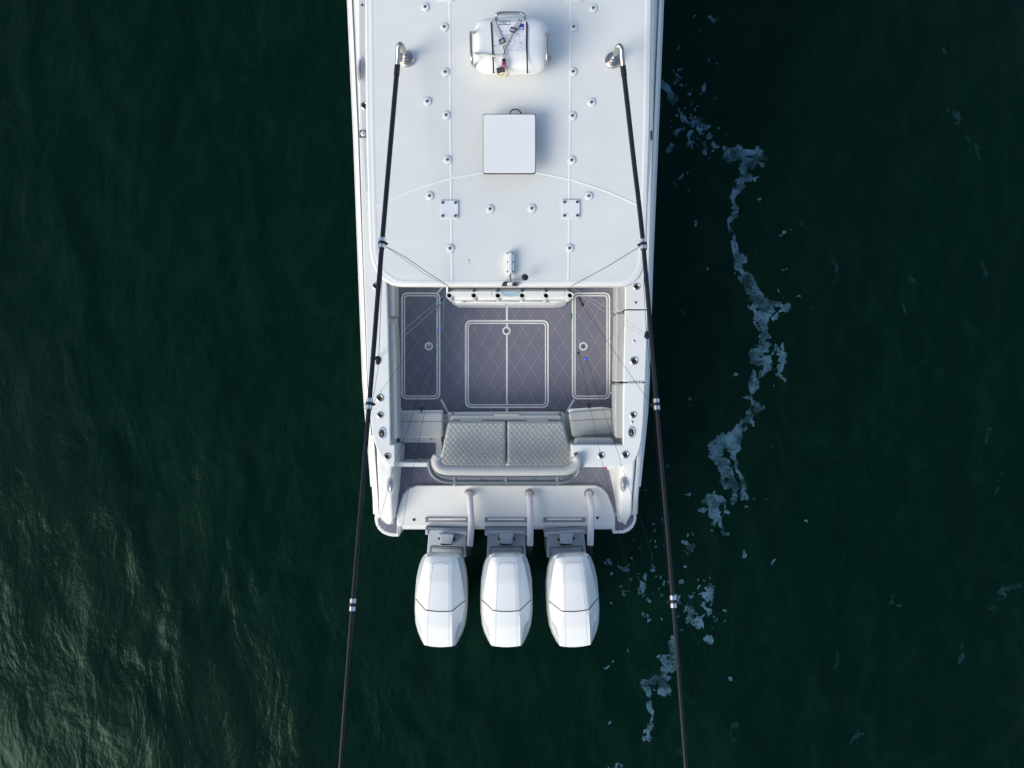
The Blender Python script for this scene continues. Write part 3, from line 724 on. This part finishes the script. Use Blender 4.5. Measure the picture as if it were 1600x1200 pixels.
c = P(820, 434, ZH + .07); v, f = lathe_geo([(.0001,0),(.022,.004),(.031,.02),(.030,.04),(.020,.052),(.0001,.055)], 20, c, 1.0, .9); mk('stern_lamp', v, f, black, ht)
# rocket launcher
v, f = tube_geo([P(700, 452, 2.72), P(893, 452, 2.72)], .018, 12); mk('launcher_rail', v, f, steel, ht)
for x in (702, 740.3, 778, 816, 853.5, 891):
    c = P(x, 461.3, 2.80); k = (H - 2.8) / F
    prof = [(4.9*k, -.26), (4.9*k, -.02), (5.3*k, -.008), (5.2*k, 0), (4.3*k, .001), (3.4*k, -.01), (3.4*k, -.24), (.0001, -.24)]
    lathe('launcher_tube', prof[:-1], c, gel, ht, 24)
    v, f = lathe_geo([(3.45*k, -.05), (.0001, -.05)], 20, c); mk('tube_shade_disc', v, f, bore, ht)  # black disc paints the shade just below the tube mouth
    v, f = tube_geo([P(x, 438, 2.90), P(x, 457, 2.76)], .011, 10); mk('launcher_strut', v, f, seamd, ht)

# ------------------------------------------------------------------ flat antenna on the roof
an = empty('flat_antenna', P(796, 224, ZH), 'flat white rounded square antenna panel with black edge on the hardtop', 'antenna')
plate('antenna_housing', rect(754.6, 177.6, 837.4, 271.4), ZH + .135, .024, black, an, r=4.5, bevel=.004)
plate('antenna_cover', rect(755.5, 178.5, 836.5, 270.2), ZH + .139, .012, cowlw, an, r=4, bevel=.004)
plate('antenna_foot', rect(772, 200, 822, 248), ZH + .11, .11, gel, an, r=3, bevel=.01)
tube('antenna_cable', [P(797,182,ZH+.06), P(798,174,ZH+.05), P(805,170.5,ZH+.04), P(812,173.5,ZH+.05), P(815.5,182,ZH+.06)], .0055, black, an, sm=6)

# ------------------------------------------------------------------ life raft canister
zl = ZH + .03; zt_ = ZH + .27
raft = empty('life_raft', P(797, 74, ZH), 'white life raft canister strapped in a steel cradle on the hardtop', 'life raft')
def superbox(cx, cy, z0, z1, hx, hy, e1, nseg=48, nr=14):
    V = []; Fc = []; cz_ = (z0 + z1) / 2; hz = (z1 - z0) / 2
    def sg(v, p): return math.copysign(abs(v) ** p, v)
    for i in range(1, nr):
        ph = -math.pi / 2 + math.pi * i / nr
        for k in range(nseg):
            th = 2 * math.pi * k / nseg
            V.append(Vector((cx + hx * sg(math.cos(ph), .45) * sg(math.cos(th), e1), cy + hy * sg(math.cos(ph), .45) * sg(math.sin(th), e1), cz_ + hz * sg(math.sin(ph), .7))))
    n = nr - 1
    for i in range(n - 1):
        for k in range(nseg):
            k2 = (k + 1) % nseg; Fc.append((i*nseg + k, i*nseg + k2, (i+1)*nseg + k2, (i+1)*nseg + k))
    Fc.append(tuple(reversed(range(nseg)))); Fc.append(tuple(range((n-1)*nseg, n*nseg)))
    return V, Fc
zm = (zl + zt_) / 2; c = P(798.5, 71.5, zt_ - .1); k = (H - zt_ + .1) / F
v, f = superbox(c.x, c.y, zl, zt_, 58.5*k, 41*k, .4); mk('canister', v, f, cowlw, raft, angle=80)
ztop = zt_ - .004
def rp3(x, y, dz=0): return P(x, y, ztop + .004 + dz)
def over(x0, y0, x1, y1, n=14, dz=.003, wd=1.4):
    "band lying over the canister top, dropping down the two ends"
    return [rp3(x0 + (x1 - x0) * t, y0 + (y1 - y0) * t, dz) for t in np.linspace(0, 1, n)]
def ribbon(name, pts, w_, th, m, parent):
    pts = [Vector(p) for p in pts]; V = []; Fc = []; n = len(pts)
    for i, p in enumerate(pts):
        d = (pts[min(i+1, n-1)] - pts[max(i-1, 0)]).normalized(); s = d.cross(Vector((0, 0, 1)))
        if s.length < .2: s = Vector((1, 0, 0))
        s.normalize(); up = s.cross(d).normalized()
        for a, b in ((-1, 0), (1, 0), (1, 1), (-1, 1)): V.append(p + s * a * w_ / 2 + up * b * th)
    for i in range(n - 1):
        for q in range(4): Fc.append((i*4 + q, i*4 + (q+1) % 4, (i+1)*4 + (q+1) % 4, (i+1)*4 + q))
    Fc += [(3,2,1,0), tuple(range((n-1)*4, n*4))]
    return mk(name, V, Fc, m, parent, smooth=False)
for xa, xb, xc in ((767.5, 769.5, 771), (823, 823, 824)):
    pts = [P(xa + .3, 31.2, zm - .05), P(xa, 31.0, zm + .08), rp3(xa, 35, -.012), rp3(xa + .5, 42, .003), rp3(xb, 72, .003), rp3(xc, 105, .003), rp3(xc, 111, -.012), P(xc, 114.8, zm + .08), P(xc, 114.5, zm - .05)]
    ribbon('strap_band', pts, .012, .003, black, raft)
dec = plate('decal', rect(771, 34, 821.5, 80), ztop + .0055, .0012, paper, raft, bevel=0)
def mark(x0, y0, x1, y1, m, dz=.0065):
    v, f = prism([P(x, y, ztop + dz) for x, y in rect(x0, y0, x1, y1)], .0006); return v, f
D1 = [mark(779,32.4,797,33.2,None), mark(779,37.8,797,38.8,None), mark(781.4,33,782.2,38,None), mark(789.5,33,790.4,38,None), mark(796.2,33,797,38,None), mark(784,34.6,788,35.6,None), mark(785.4,35.6,788.6,36.6,None)]
v, f = join_geo(*D1); mk('printed_symbols', v, f, printk, raft, smooth=False)
v, f = join_geo(mark(807.5,36.8,819,42.8,None), mark(807.5,44.2,819,45,None), mark(818.2,42.8,819,46.6,None), mark(807.5,46,819,46.8,None)); mk('printed_symbols', v, f, printb, raft, smooth=False)
D2 = []
for y in (48.5, 55.5, 64, 70.2, 79.2): D2.append(mark(771.5, y, 820.5, y + .35, None))
for x in (783, 794, 803, 812, 820): D2.append(mark(x, 56, x + .35, 64, None)); D2.append(mark(x - 3, 70.5, x - 2.65, 79, None))
rr = random.Random(4)
for y in np.arange(50, 79, 1.75):
    x = 772.5
    while x < 818:
        l = rr.uniform(1.2, 5.5)
        if rr.random() < .42: D2.append(mark(x, y, min(x + l, 819.5), y + .55, None, .0068))
        x += l + rr.uniform(.6, 2.6)
v, f = join_geo(*D2); mk('printed_text', v, f, printg, raft, smooth=False)
v, f = join_geo(*[mark(x0, y, x1, y + .8, None, .0072) for x0, x1, y in ((794,799,64.2),(790,796,69.9),(812,815.5,67.2),(772,776,71),(806,812,52.6),(783,785,48.2),(778,781,67.3))]); mk('printed_text', v, f, printk, raft, smooth=False)
ribbon('harness_strap', [P(771.5,31.5,zm+.1), rp3(771.8,34,.004), rp3(774,42,.010), rp3(780,56,.012), rp3(784.5,64,.014)], .034, .003, webm, raft)
ribbon('harness_strap', [rp3(784.5,64,.016), rp3(788,71,.014)], .018, .004, webm, raft)
ribbon('harness_strap', [P(813,30.6,zm+.1), rp3(811.5,33.5,.004), rp3(808,40,.010), rp3(802,47,.014)], .034, .003, webm, raft)
ribbon('harness_strap', [rp3(801,48,.016), rp3(795,60,.014), rp3(789,71,.014)], .020, .004, webm, raft)
def buckle(x, y, ang):
    V, Fc = [], []; c = rp3(x, y, .02)
    gs = []
    for s in (-1, 1):
        gs.append(((-.022, s*.016 - .0035, 0), (.022, s*.016 + .0035, .006))); gs.append(((s*.021 - .0035, -.019, 0), (s*.021 + .0035, .019, .006)))
    bx = [box_geo(*a, *b) for a, b in gs]; V, Fc = join_geo(*bx)
    M = Matrix.Translation(c) @ Matrix.Rotation(R(ang), 4, 'Z'); V = [M @ p for p in V]
    mk('buckle', V, Fc, black, raft, smooth=False)
buckle(784.6, 64.2, 27); buckle(801.5, 47.2, -22)
tube('lashing_rope', [P(740,83.5,zm+.03), P(743,84,zm+.12), rp3(750,84.5,.0), rp3(757,85,.012), rp3(765,86.5,.014), rp3(775,87.5,.014), rp3(786,86,.016)], .008, ropem, raft, sm=4, seg=8)
def torus_pts(x, y, rx, ry, dz): return [rp3(x + rx*math.cos(a), y + ry*math.sin(a), dz) for a in np.linspace(0, 2*math.pi, 16, endpoint=False)]
tube('snap_hook', torus_pts(788, 73.8, 1.7, 2.6, .016), .0035, steel, raft, seg=6, close=True)
tube('snap_hook', [rp3(788.2, 76, .016), rp3(788.6, 80, .018), rp3(788.3, 84.5, .018)], .007, steel, raft, seg=8)
tube('snap_hook', torus_pts(788, 87, 2.0, 2.6, .018), .0035, steel, raft, seg=6, close=True)
plate('release_lock', rect(784.4, 91, 790.2, 95.6), ztop + .034, .026, black, raft, r=1, bevel=.004)
plate('release_lock', [(783.6,96),(791.4,96),(791.6,100.5),(789.5,103.6),(785.5,103.6),(783.4,100.5)], ztop + .034, .026, pinkm, raft, r=1.5, bevel=.005)
lathe('lock_hole', [(.008,0),(.007,.003),(.0001,.003)], rp3(787.4, 99, .031), seamd, raft, 12)
v, f = tube_geo([P(776.5, 111, zt_ - .03), P(788.5, 107.5, zt_ - .02)], .022, 14); mk('hydrostatic_release', v, f, seamd, raft)
tube('release_cord', [P(775.5+.6,114,zt_-.06), P(781,117.6,zt_-.06), P(786,116,zt_-.05), P(788,112.5,zt_-.04)], .006, yelm, raft, sm=5, seg=6)
tube('release_cord', [P(789.5,106,zt_-.0), P(793,110,zt_-.03), P(791,113,zt_-.04), P(794,117,zt_-.05), P(791.5,119.5,zt_-.06), P(790,117,zt_-.06)], .0035, orangem, raft, sm=5, seg=6)
tube('release_cord', [P(790,103,zt_+.0), P(792,107,zt_-.02), P(793,112,zt_-.04), P(796,115,zt_-.05), P(792,118,zt_-.06)], .0035, ropem, raft, sm=5, seg=6)
tube('cradle_rail', [P(775,36,ZH), P(775,32,ZH+.2), P(775.3,26,ZH+.3), P(778,21.5,ZH+.32), P(784,20.2,ZH+.32), P(798,20.0,ZH+.32), P(811,20.3,ZH+.32), P(817,22,ZH+.32), P(819.6,26,ZH+.3), P(820,32,ZH+.2), P(820,36,ZH)], .0125, steel, raft, sm=6)
tube('cradle_rail', [P(741,53,ZH+.0), P(738.6,51,ZH+.22), P(736.3,50.3,ZH+.3), P(735.7,55,ZH+.33), P(736,75,ZH+.33), P(736.8,92,ZH+.31), P(738.5,100,ZH+.25), P(742,104,ZH+.1), P(746,105,ZH)], .0125, steel, raft, sm=6)
tube('cradle_rail', [P(852,60,ZH), P(853.5,54,ZH+.25), P(855.2,51,ZH+.31), P(856,57,ZH+.33), P(855,75,ZH+.33), P(854.4,92,ZH+.30), P(852,102,ZH+.2), P(848,105,ZH)], .0125, steel, raft, sm=6)
plate('cradle_foot', [(853,84),(861.5,88),(857,92.5)], ZH + .05, .04, steel, raft, bevel=.004)

# ------------------------------------------------------------------ outriggers
def outrigger(base, bendp, pole, clamps, label):
    og = empty('outrigger', P(*base, ZH), label, 'outrigger', 'outrigger poles folded back along the boat')
    c = P(*base, ZH)
    lathe('swivel_base', [(.072,0),(.072,.02),(.060,.034),(.052,.036),(.050,.050),(.040,.052),(.038,.075),(.026,.08),(.024,.11),(.0001,.11)], c, steel, og, 32)
    pts = [c + Vector((0, 0, .08))] + [P(*q) for q in bendp]
    tube('outrigger_arm', pts, .021, steel, og, sm=7, seg=14)
    pp = [P(*q) for q in pole]; n = len(pp)
    tot = smooth_path(pp, 8); rad = [.0215 - .0085 * i / (len(tot) - 1) for i in range(len(tot))]
    v, f = tube_geo(tot, 0, 16, rad); mk('pole', v, f, carbon, og, angle=60)
    v, f = tube_geo([pp[0] - (pp[1]-pp[0]).normalized()*.01, pp[0] + (pp[1]-pp[0]).normalized()*.09], .0245, 16); mk('pole_collar', v, f, black, og)
    for i, q in enumerate(clamps):
        a = min(range(len(tot)), key=lambda t: abs(tot[t].y - P(*q).y)); d = (tot[min(a+1, len(tot)-1)] - tot[a-1]).normalized()
        # closest point on the pole at the clamp
        seg_ = min(range(len(tot) - 1), key=lambda t: abs((tot[t].y + tot[t+1].y) / 2 - P(*q).y)); A, B = tot[seg_], tot[seg_+1]
        tt = (P(*q).y - A.y) / (B.y - A.y); cpt = A + (B - A) * tt
        rb = .028 - i * .0025
        v, f = join_geo(tube_geo([cpt - d*.042, cpt - d*.010], rb, 20), tube_geo([cpt + d*.010, cpt + d*.042], rb, 20)); mk('clamp', v, f, alu, og, angle=50)
        v, f = tube_geo([cpt - d*.012, cpt + d*.012], rb + .003, 20); mk('clamp_ring', v, f, black, og, angle=50)
        lathe('line_eye', [(.009,-.004),(.012,.0),(.009,.004)], cpt + Vector((.036 if base[0] < 800 else -.036, -.004, 0)), black, og, 10)
    return og
zp0, zp1 = 3.22, 4.55
def pz(y): return zp0 + (zp1 - zp0) * (y - 104) / 1200
og1 = outrigger((635.5,93), [(631.5,80,ZH+.2),(628,71,ZH+.29),(625,69.5,ZH+.31),(622.5,74,ZH+.30),(622,85,ZH+.27),(621,100,ZH+.235)], [(621,102,pz(102)),(597,380,pz(380)),(577,631,pz(631)),(551,945,pz(945)),(531.5,1205,pz(1205)),(524,1310,pz(1310))], [(597,380,pz(380)),(577,631,pz(631)),(551,945,pz(945))], 'left outrigger pole, black with silver clamps, running back from the hardtop over the port side')
og2 = outrigger((957.5,95), [(962,83,ZH+.2),(965,74,ZH+.29),(968,71.5,ZH+.31),(971,76,ZH+.30),(971.8,87,ZH+.27),(973.3,102,ZH+.235)], [(973.5,104,pz(104)),(989,240,pz(240)),(1005,382,pz(382)),(1026,632,pz(632)),(1052,940,pz(940)),(1072,1205,pz(1205)),(1080,1310,pz(1310))], [(1005,382,pz(382)),(1026,632,pz(632)),(1052,940,pz(940))], 'right outrigger pole, black with silver clamps, running back over the starboard side and foam')

# release clips on the outrigger halyards
def clip(px, py, z, sgn, label):
    e = empty('release_clip', P(px, py, z), label, 'line clip', 'release clips on the outrigger lines')
    c = P(px, py, z)
    lathe('clip_drum', [(.0001,-.022),(.020,-.018),(.024,0),(.020,.018),(.0001,.022)], c, black, e, 16)
    lathe('clip_drum', [(.0001,-.018),(.017,-.014),(.02,0),(.015,.014),(.0001,.018)], c + Vector((0, -.028 if sgn < 0 else .02, 0)), black, e, 16)
    v, f = tube_geo([c, c + Vector((sgn*.035, .002, .01)), c + Vector((sgn*.062, .0, .012))], 0, 8, [.010, .007, .002]); mk('clip_jaw', v, f, black, e)
clip(590.5, 560.5, 3.66, -1, 'black release clip beside the left outrigger pole above the gunwale')
clip(1011, 525, 3.62, 1, 'black release clip beside the right outrigger pole above the side door')

# ------------------------------------------------------------------ fishing lines and tackle
def line(pts, label, m=linem, r=.0017, group=None):
    o = tube('fishing_line', [P(*q) for q in pts], r, m, None, seg=5)
    tag(o, label, 'fishing line', group); return o
line([(601,384,3.5),(634,402,3.32),(667,425,3.12),(702,447.5,3.03)], 'dark line from the left outrigger clamp across the hardtop corner', r=.0026)
line([(601,384,3.5),(630,404,3.34),(662,427,3.14),(700,447.5,3.03)], 'brownish second line beside the dark one over the left hardtop corner', r=.0014)
line([(1002,384,3.5),(948,417,3.2),(892,447.5,3.03)], 'dark line from the right outrigger clamp across the hardtop corner', r=.0026)
line([(592,556,3.66),(640,508,3.3),(697,459,2.8)], 'upper pale line from the left release clip to the leftmost rod tube', linel, .0016)
line([(592,560,3.66),(645,514,3.3),(699,464,2.8)], 'lower pale line from the left release clip to the leftmost rod tube', linel, .0016)
line([(1009,522,3.62),(950,482,3.3),(893,449,2.85)], 'upper pale line from the right release clip to the rightmost rod tube', linel, .0016)
line([(1008,527,3.62),(948,489,3.3),(893,452,2.85)], 'lower pale line from the right release clip to the rightmost rod tube', linel, .0016)
line([(599,384,3.53),(596,450,3.5),(592,556,3.66)], 'halyard running down beside the left pole to its release clip', r=.0022)
line([(592,566,3.66),(585,612,3.75),(580,632,3.8)], 'short halyard from the left release clip to the second clamp', r=.0016)
line([(1006,386,3.53),(1006,450,3.6),(1010,522,3.62)], 'halyard running down beside the right pole to its release clip', r=.0020)
line([(1011,528,3.62),(1016,580,3.72),(1021,632,3.8)], 'halyard from the right release clip to the second clamp', r=.0016)
line([(1021,636,3.8),(1033,790,3.95),(1049,940,4.13)], 'thin line hanging beside the lower right pole over the foam', r=.0014)
line([(579,636,3.8),(566,760,3.95),(553,900,4.1)], 'thin line hanging beside the lower left pole over the water', r=.0012)
line([(688,478,2.7),(620,577,3.2),(582,631,3.8)], 'dark line from the left lure down to the second left clamp', r=.0014)
line([(909,476,2.7),(950,535,3.05),(990,593,3.4),(1020,635,3.8)], 'dark line from the right lure down to the second right clamp', r=.0016)
line([(679.7,566,1.9),(664,583,2.0),(646,643,2.1),(634.5,678,2.2),(615,728,2.3),(594,811,2.5),(572,890,2.6)], 'outer dark line falling aft over the left jump seat and stern quarter')
line([(684,516,1.9),(677,580,1.8),(663.7,643,1.8),(647.5,723,1.8),(639,760,1.8),(629.6,821,1.8),(612,905,1.8)], 'inner dark line falling aft over the left jump seat and transom')
line([(903.7,552,1.9),(911,580,1.9),(926.5,656,1.9),(941,723,1.9),(950,759,1.9),(966,832,1.9),(985,910,1.9)], 'inner dark line falling aft over the right jump seat to the stern pad')
line([(916.4,561,1.9),(923,580,1.9),(942.7,642,1.9),(965.5,707,1.9),(971,728,1.9),(996,796,1.9),(1022,875,1.9)], 'outer dark line falling aft over the right jump seat and stern quarter')
line([(694,468,2.6),(693,500,2.4),(690,512,2.3)], 'short snooded leader hanging below the leftmost rod tube', teal, .0022)
line([(682,520,1.95),(684,540,1.92),(680,566,1.9)], 'beaded leader between the blue bead and the black ball on the left', teal, .002)
line([(887,465,2.6),(890,485,2.4),(892,500,2.2)], 'short beaded leader hanging below the rightmost rod tube', teal, .0024)
line([(901,508,2.1),(903,525,2.05),(906,540,2.0),(913,556,1.95)], 'beaded leader above the blue bead on the right', teal, .002)
def ball(px, py, z, r, m, name, label, cat, group=None):
    k = 8; prof = [(max(.0001, r * math.sin(math.pi * i / k)), -r * math.cos(math.pi * i / k)) for i in range(k + 1)]
    o = lathe(name, prof, P(px, py, z), m, None, 16); tag(o, label, cat, group); return o
ball(684, 515, 1.93, .0135, bluem, 'bead', 'bright blue bead on the left line beside the long left hatch', 'bead')
ball(916.4, 560.5, 1.93, .018, bluem, 'bead', 'bright blue bead on the right line just below the round hatch latch', 'bead')
ball(679.8, 565.5, 1.93, .012, black, 'sinker', 'small black ball on the left line below the blue bead', 'sinker')
ball(903.6, 551.5, 1.93, .015, black, 'sinker', 'small black ball on the right line near the hatch edge', 'sinker')
def lure(a, b, z, label, twin):
    A = P(*a, z); B = P(*b, z - .04); L_ = (B - A)
    e = empty('fishing_lure', A, label, 'lure')
    tube('lure_body', [A + L_ * t for t in (0, .15, .4, .7, .9, 1)], 0, black, e, seg=8, radii=[.004, .011, .013, .008, .010, .003])
    tube('lure_skirt', [A + L_ * .35, A + L_ * .55], .0145, seamd if twin else teal, e, seg=8)
    if twin: lathe('lure_head', [(.0001,-.017),(.017,-.008),(.017,.008),(.0001,.017)], B, black, e, 12)
lure((692.5, 466), (682.5, 481), 2.7, 'slim black lure hanging at the top corner of the left hatch', False)
lure((903.5, 463), (910, 476), 2.7, 'chunky black double lure at the top corner of the right hatch', True)
lure((892, 489), (892.6, 499), 2.2, 'tiny dark lure on the leader left of the right hatch', False)

# ------------------------------------------------------------------ outboard motors
CX = 791.3
mot = empty('outboard_motor', P(CX, 860, 0).to_3d() if False else Vector((P(CX, 0, 1.4).x, P(0, 860, 1.0).y, .3)), 'middle one of the three white outboard motors on the transom', 'outboard motor', 'white outboard motors on the transom')
edge = [(866,20),(868,22.5),(872,24.5),(880,27),(900,31.5),(920,35.5),(938,38.2),(955,38.3),(970,37),(982,34.3),(992,31),(1002,27),(1009,23.2)]
rid = [(866,14.5),(880,16.5),(900,17.5),(938,20),(955,21),(980,21.6),(1009,22)]
pan = [(866,11),(885,12.5),(938,15.3),(955,16),(1009,17)]
ztp = [(866,1.365),(870,1.395),(880,1.43),(910,1.46),(955,1.455),(980,1.425),(1000,1.365),(1011,1.31)]
zed = [(866,1.35),(870,1.365),(880,1.375),(900,1.35),(938,1.29),(960,1.265),(990,1.245),(1011,1.24)]
cols = [-3, -2, -1.85, -1.7, -1.5, -1.3, -1.1, -1, -.75, -.5, -.25, 0, .25, .5, .75, 1, 1.1, 1.3, 1.5, 1.7, 1.85, 2, 3]
def csurf(c, py):
    a = abs(c); s = -1 if c < 0 else 1; he = interp(edge, py); hr = min(interp(rid, py), he - .6); zt2 = interp(ztp, py); ze = interp(zed, py)
    if a <= 1: x = hr * a; z = zt2 - .006 * a * a
    elif a <= 2:
        t = a - 1; x = hr + (he - hr) * t; z = (zt2 - .006) + (ze - zt2 + .006) * (t ** 1.25)
        if 960 < py < 1003:
            z -= .065 * math.sin(math.pi * (py - 960) / 43) ** .8 * max(0, math.sin(math.pi * min(1, t * 1.1))) * (1 if t > .08 else 0)
    else: x = he + .3; z = ze - .10
    return P(CX + s * x, py, z)
def seamy(c):
    a = abs(c)
    if a <= 1: return 955.4 - 1.6 * a * a
    if a <= 2: return 953.8 - 16.5 * (a - 1)
    return 937.3
def endy(c):
    a = abs(c); return 1011.2 - 2.2 * min(a, 1) ** 2 - (.6 * (a - 1) if a > 1 else 0)
def shell(name, y0f, y1f, n, m, capends):
    V = []; Fc = []; C = len(cols)
    for i in range(n + 1):
        for c in cols:
            V.append(csurf(c, y0f(c) + (y1f(c) - y0f(c)) * i / n))
    for i in range(n):
        for k in range(C - 1): Fc.append((i*C + k, i*C + k + 1, (i+1)*C + k + 1, (i+1)*C + k))
    b0 = len(V)     # skirt at the ends so the shells have depth
    for row in (0, n):
        for k in range(C):
            p = V[row*C + k].copy(); p.z = min(p.z, V[row*C].z + .001) if row == (n if capends == 'rear' else 0) else p.z - .02
            V.append(p)
    for r_, row in enumerate((0, n)):
        for k in range(C - 1): Fc.append((row*C + k, row*C + k + 1, b0 + r_*C + k + 1, b0 + r_*C + k))
    return mk(name, V, Fc, m, mot, angle=40)
shell('cowl_top', lambda c: 869.5 + 1.2 * abs(min(abs(c), 2)) ** 1.5 * .6, lambda c: seamy(c) - .35, 22, cowlw, 'front')
shell('cowl_rear', lambda c: seamy(c) + .35, endy, 18, cowlw, 'rear')
# dark joint between the two shells, sitting in the gap
pts = [csurf(c, seamy(c)) + Vector((0, 0, -.0035)) for c in np.linspace(-2, 2, 33)]
v, f = tube_geo(pts, .0072, 6); mk('cowl_joint', v, f, seamd, mot)
def pline(sgn):
    out = []
    for py in np.linspace(881, 1009, 40):
        hp = interp(pan, py); hr = interp(rid, py); out.append(csurf(sgn * hp / hr, py) + Vector((0, 0, -.0002)))
    return out
for s in (-1, 1):
    v, f = tube_geo(pline(s), .0016, 5); mk('panel_groove', v, f, brk2, mot)
pp = [csurf(t, 881 - 2.2 * (1 - t * t * 1.9)) + Vector((0, 0, -.0002)) for t in np.linspace(-.74, .74, 11)]
v, f = tube_geo(pp, .0016, 5); mk('panel_groove', v, f, brk2, mot)
# lower cowl, mid section
low = [(863.6,.01),(863.8,14),(865,23),(867.5,28),(872,31.5),(885,36),(905,39.4),(930,40.4),(955,40.2),(975,38),(988,34),(1000,28.5),(1007,24),(1009.2,16),(1009.6,.01)]
def lowloop(z, sc, yc=935, dz=0): return [P(CX + h * sc, yc + (y - yc) * sc, z) for y, h in low] + [P(CX - h * sc, yc + (y - yc) * sc, z) for y, h in reversed(low[1:-1])]
lv = [(1.285,.93),(1.275,.975),(1.24,1.0),(1.12,1.012),(1.0,.99),(.9,.93),(.84,.80),(.80,.5),(.2,.45),(-.5,.4)]
V = []; Fc = []; L0 = [lowloop(z, s) for z, s in lv]; n = len(L0[0])
for l in L0: V += l
for i in range(len(L0) - 1):
    for k in range(n): Fc.append((i*n + k, i*n + (k+1) % n, (i+1)*n + (k+1) % n, (i+1)*n + k))
Fc.append(tuple(range(n)))
mk('cowl_lower', V, Fc, cowlg, mot, angle=45)
plate('cowl_latch', [(781,865.8),(802,865.8),(800,868.4),(783,868.4)], 1.305, .03, cowlw, mot, r=.6, bevel=.004)
for s in (-1, 1):
    plate('cowl_fin', [(CX + s*18, 864.5),(CX + s*27, 868),(CX + s*26, 871),(CX + s*20, 867.5)], 1.30, .025, cowlw, mot, bevel=.004)
# bracket
zb_ = .67
b_ = plate('mounting_bracket', [(CX-28,824),(CX+28,824),(CX+29.5,836),(CX+31,870),(CX-31,870),(CX-29.5,836)], zb_ - .04, .9, brk, mot, bevel=.012, seg=3)
plate('clamp_plate', [(CX-34.5,825.5),(CX+34,825.5),(CX+34,828),(CX-34.5,828)], zb_ + .02, .2, brk2, mot, bevel=.005)
plate('clamp_plate', [(CX-34,828.3),(CX+33.5,828.3),(CX+30,836.5),(CX+27,834),(CX-27,834),(CX-30,836.5)], zb_ + .02, .14, brk, mot, bevel=.008)
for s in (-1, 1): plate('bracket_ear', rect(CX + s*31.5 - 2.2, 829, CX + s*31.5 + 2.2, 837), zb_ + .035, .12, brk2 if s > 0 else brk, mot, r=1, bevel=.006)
plate('bracket_hump', [(CX-11.5,834.5),(CX+11.5,834.5),(CX+9,850),(CX-9,850)], zb_ + .07, .13, brk, mot, r=2, bevel=.018, seg=2)
plate('bracket_hump', [(CX-13,834.5),(CX-8,840),(CX-8,851.5),(CX+8,851.5),(CX+8,840),(CX+13,834.5),(CX+12,848),(CX+7,852.5),(CX-7,852.5),(CX-12,848)], zb_ + .0, .06, brk, mot, bevel=.004)
for s in (-1, 1): lathe('bracket_port', [(.0001,-.016),(.014,-.012),(.018,0),(.014,.012),(.0001,.016)], P(CX + s*11.4, 842, zb_ + .03), black, mot, 14, 1, 1.2)
ring('tilt_tray', CX - 25.5, 854, CX + 25.5, 868, 2, .9, zb_ - .032, .006, seamd, mot)
plate('tilt_tray', rect(CX - 23, 857.5, CX + 23, 860), zb_ - .028, .01, cowlg, mot, bevel=.002)
sp = .724
m2 = dup_tree(mot, WL[mot] + Vector((-sp, .0, 0))); m2.rotation_euler.z = R(-2.2); m2['label'] = 'leftmost of the three white outboard motors on the transom'
m3 = dup_tree(mot, WL[mot] + Vector((sp, .0, 0))); m3.rotation_euler.z = R(3.4); m3['label'] = 'rightmost of the three white outboard motors, nearest the foam'

# rigging hoses
def hose(pts, lab):
    x, y = pts[0][:2]
    e = empty('rigging_hose', P(x, y, .66), lab, 'hose', 'white rigging hoses from the transom to the motors')
    lathe('hose_flange', [(.058,0),(.058,.014),(.049,.022),(.044,.034),(.036,.036),(.036,.02)], P(x, y, .645), steel, e, 28)
    tube('hose_tube', [P(*q) for q in pts], .039, hosem, e, sm=8, seg=18)
    l = pts[-1]; tube('hose_black_end', [P(l[0], l[1] - 6, l[2] - .01), P(l[0], l[1] + 3, l[2] - .08), P(l[0] - .5, l[1] + 12, l[2] - .35)], .036, black, e, sm=4, seg=14)  # black tube carrying the hose on downward
hose([(733.5,770,.62),(733.5,772.5,.70),(734,778,.76),(735,795,.78),(736.2,815,.78),(735.5,835,.78),(734,852,.76)], 'left white ribbed hose curving from the transom beside the left motor bracket')
hose([(827,770,.62),(827,772.5,.70),(827.5,778,.76),(828,795,.78),(828.5,815,.78),(828.5,835,.78),(828,851.5,.76)], 'middle white ribbed hose, straight, from the transom beside the middle motor bracket')
hose([(920,770,.62),(920.3,772.5,.70),(921.5,780,.76),(924,793,.78),(924.3,808,.78),(923,830,.78),(922.3,851,.76)], 'right white ribbed hose with a kink beside the right motor bracket')
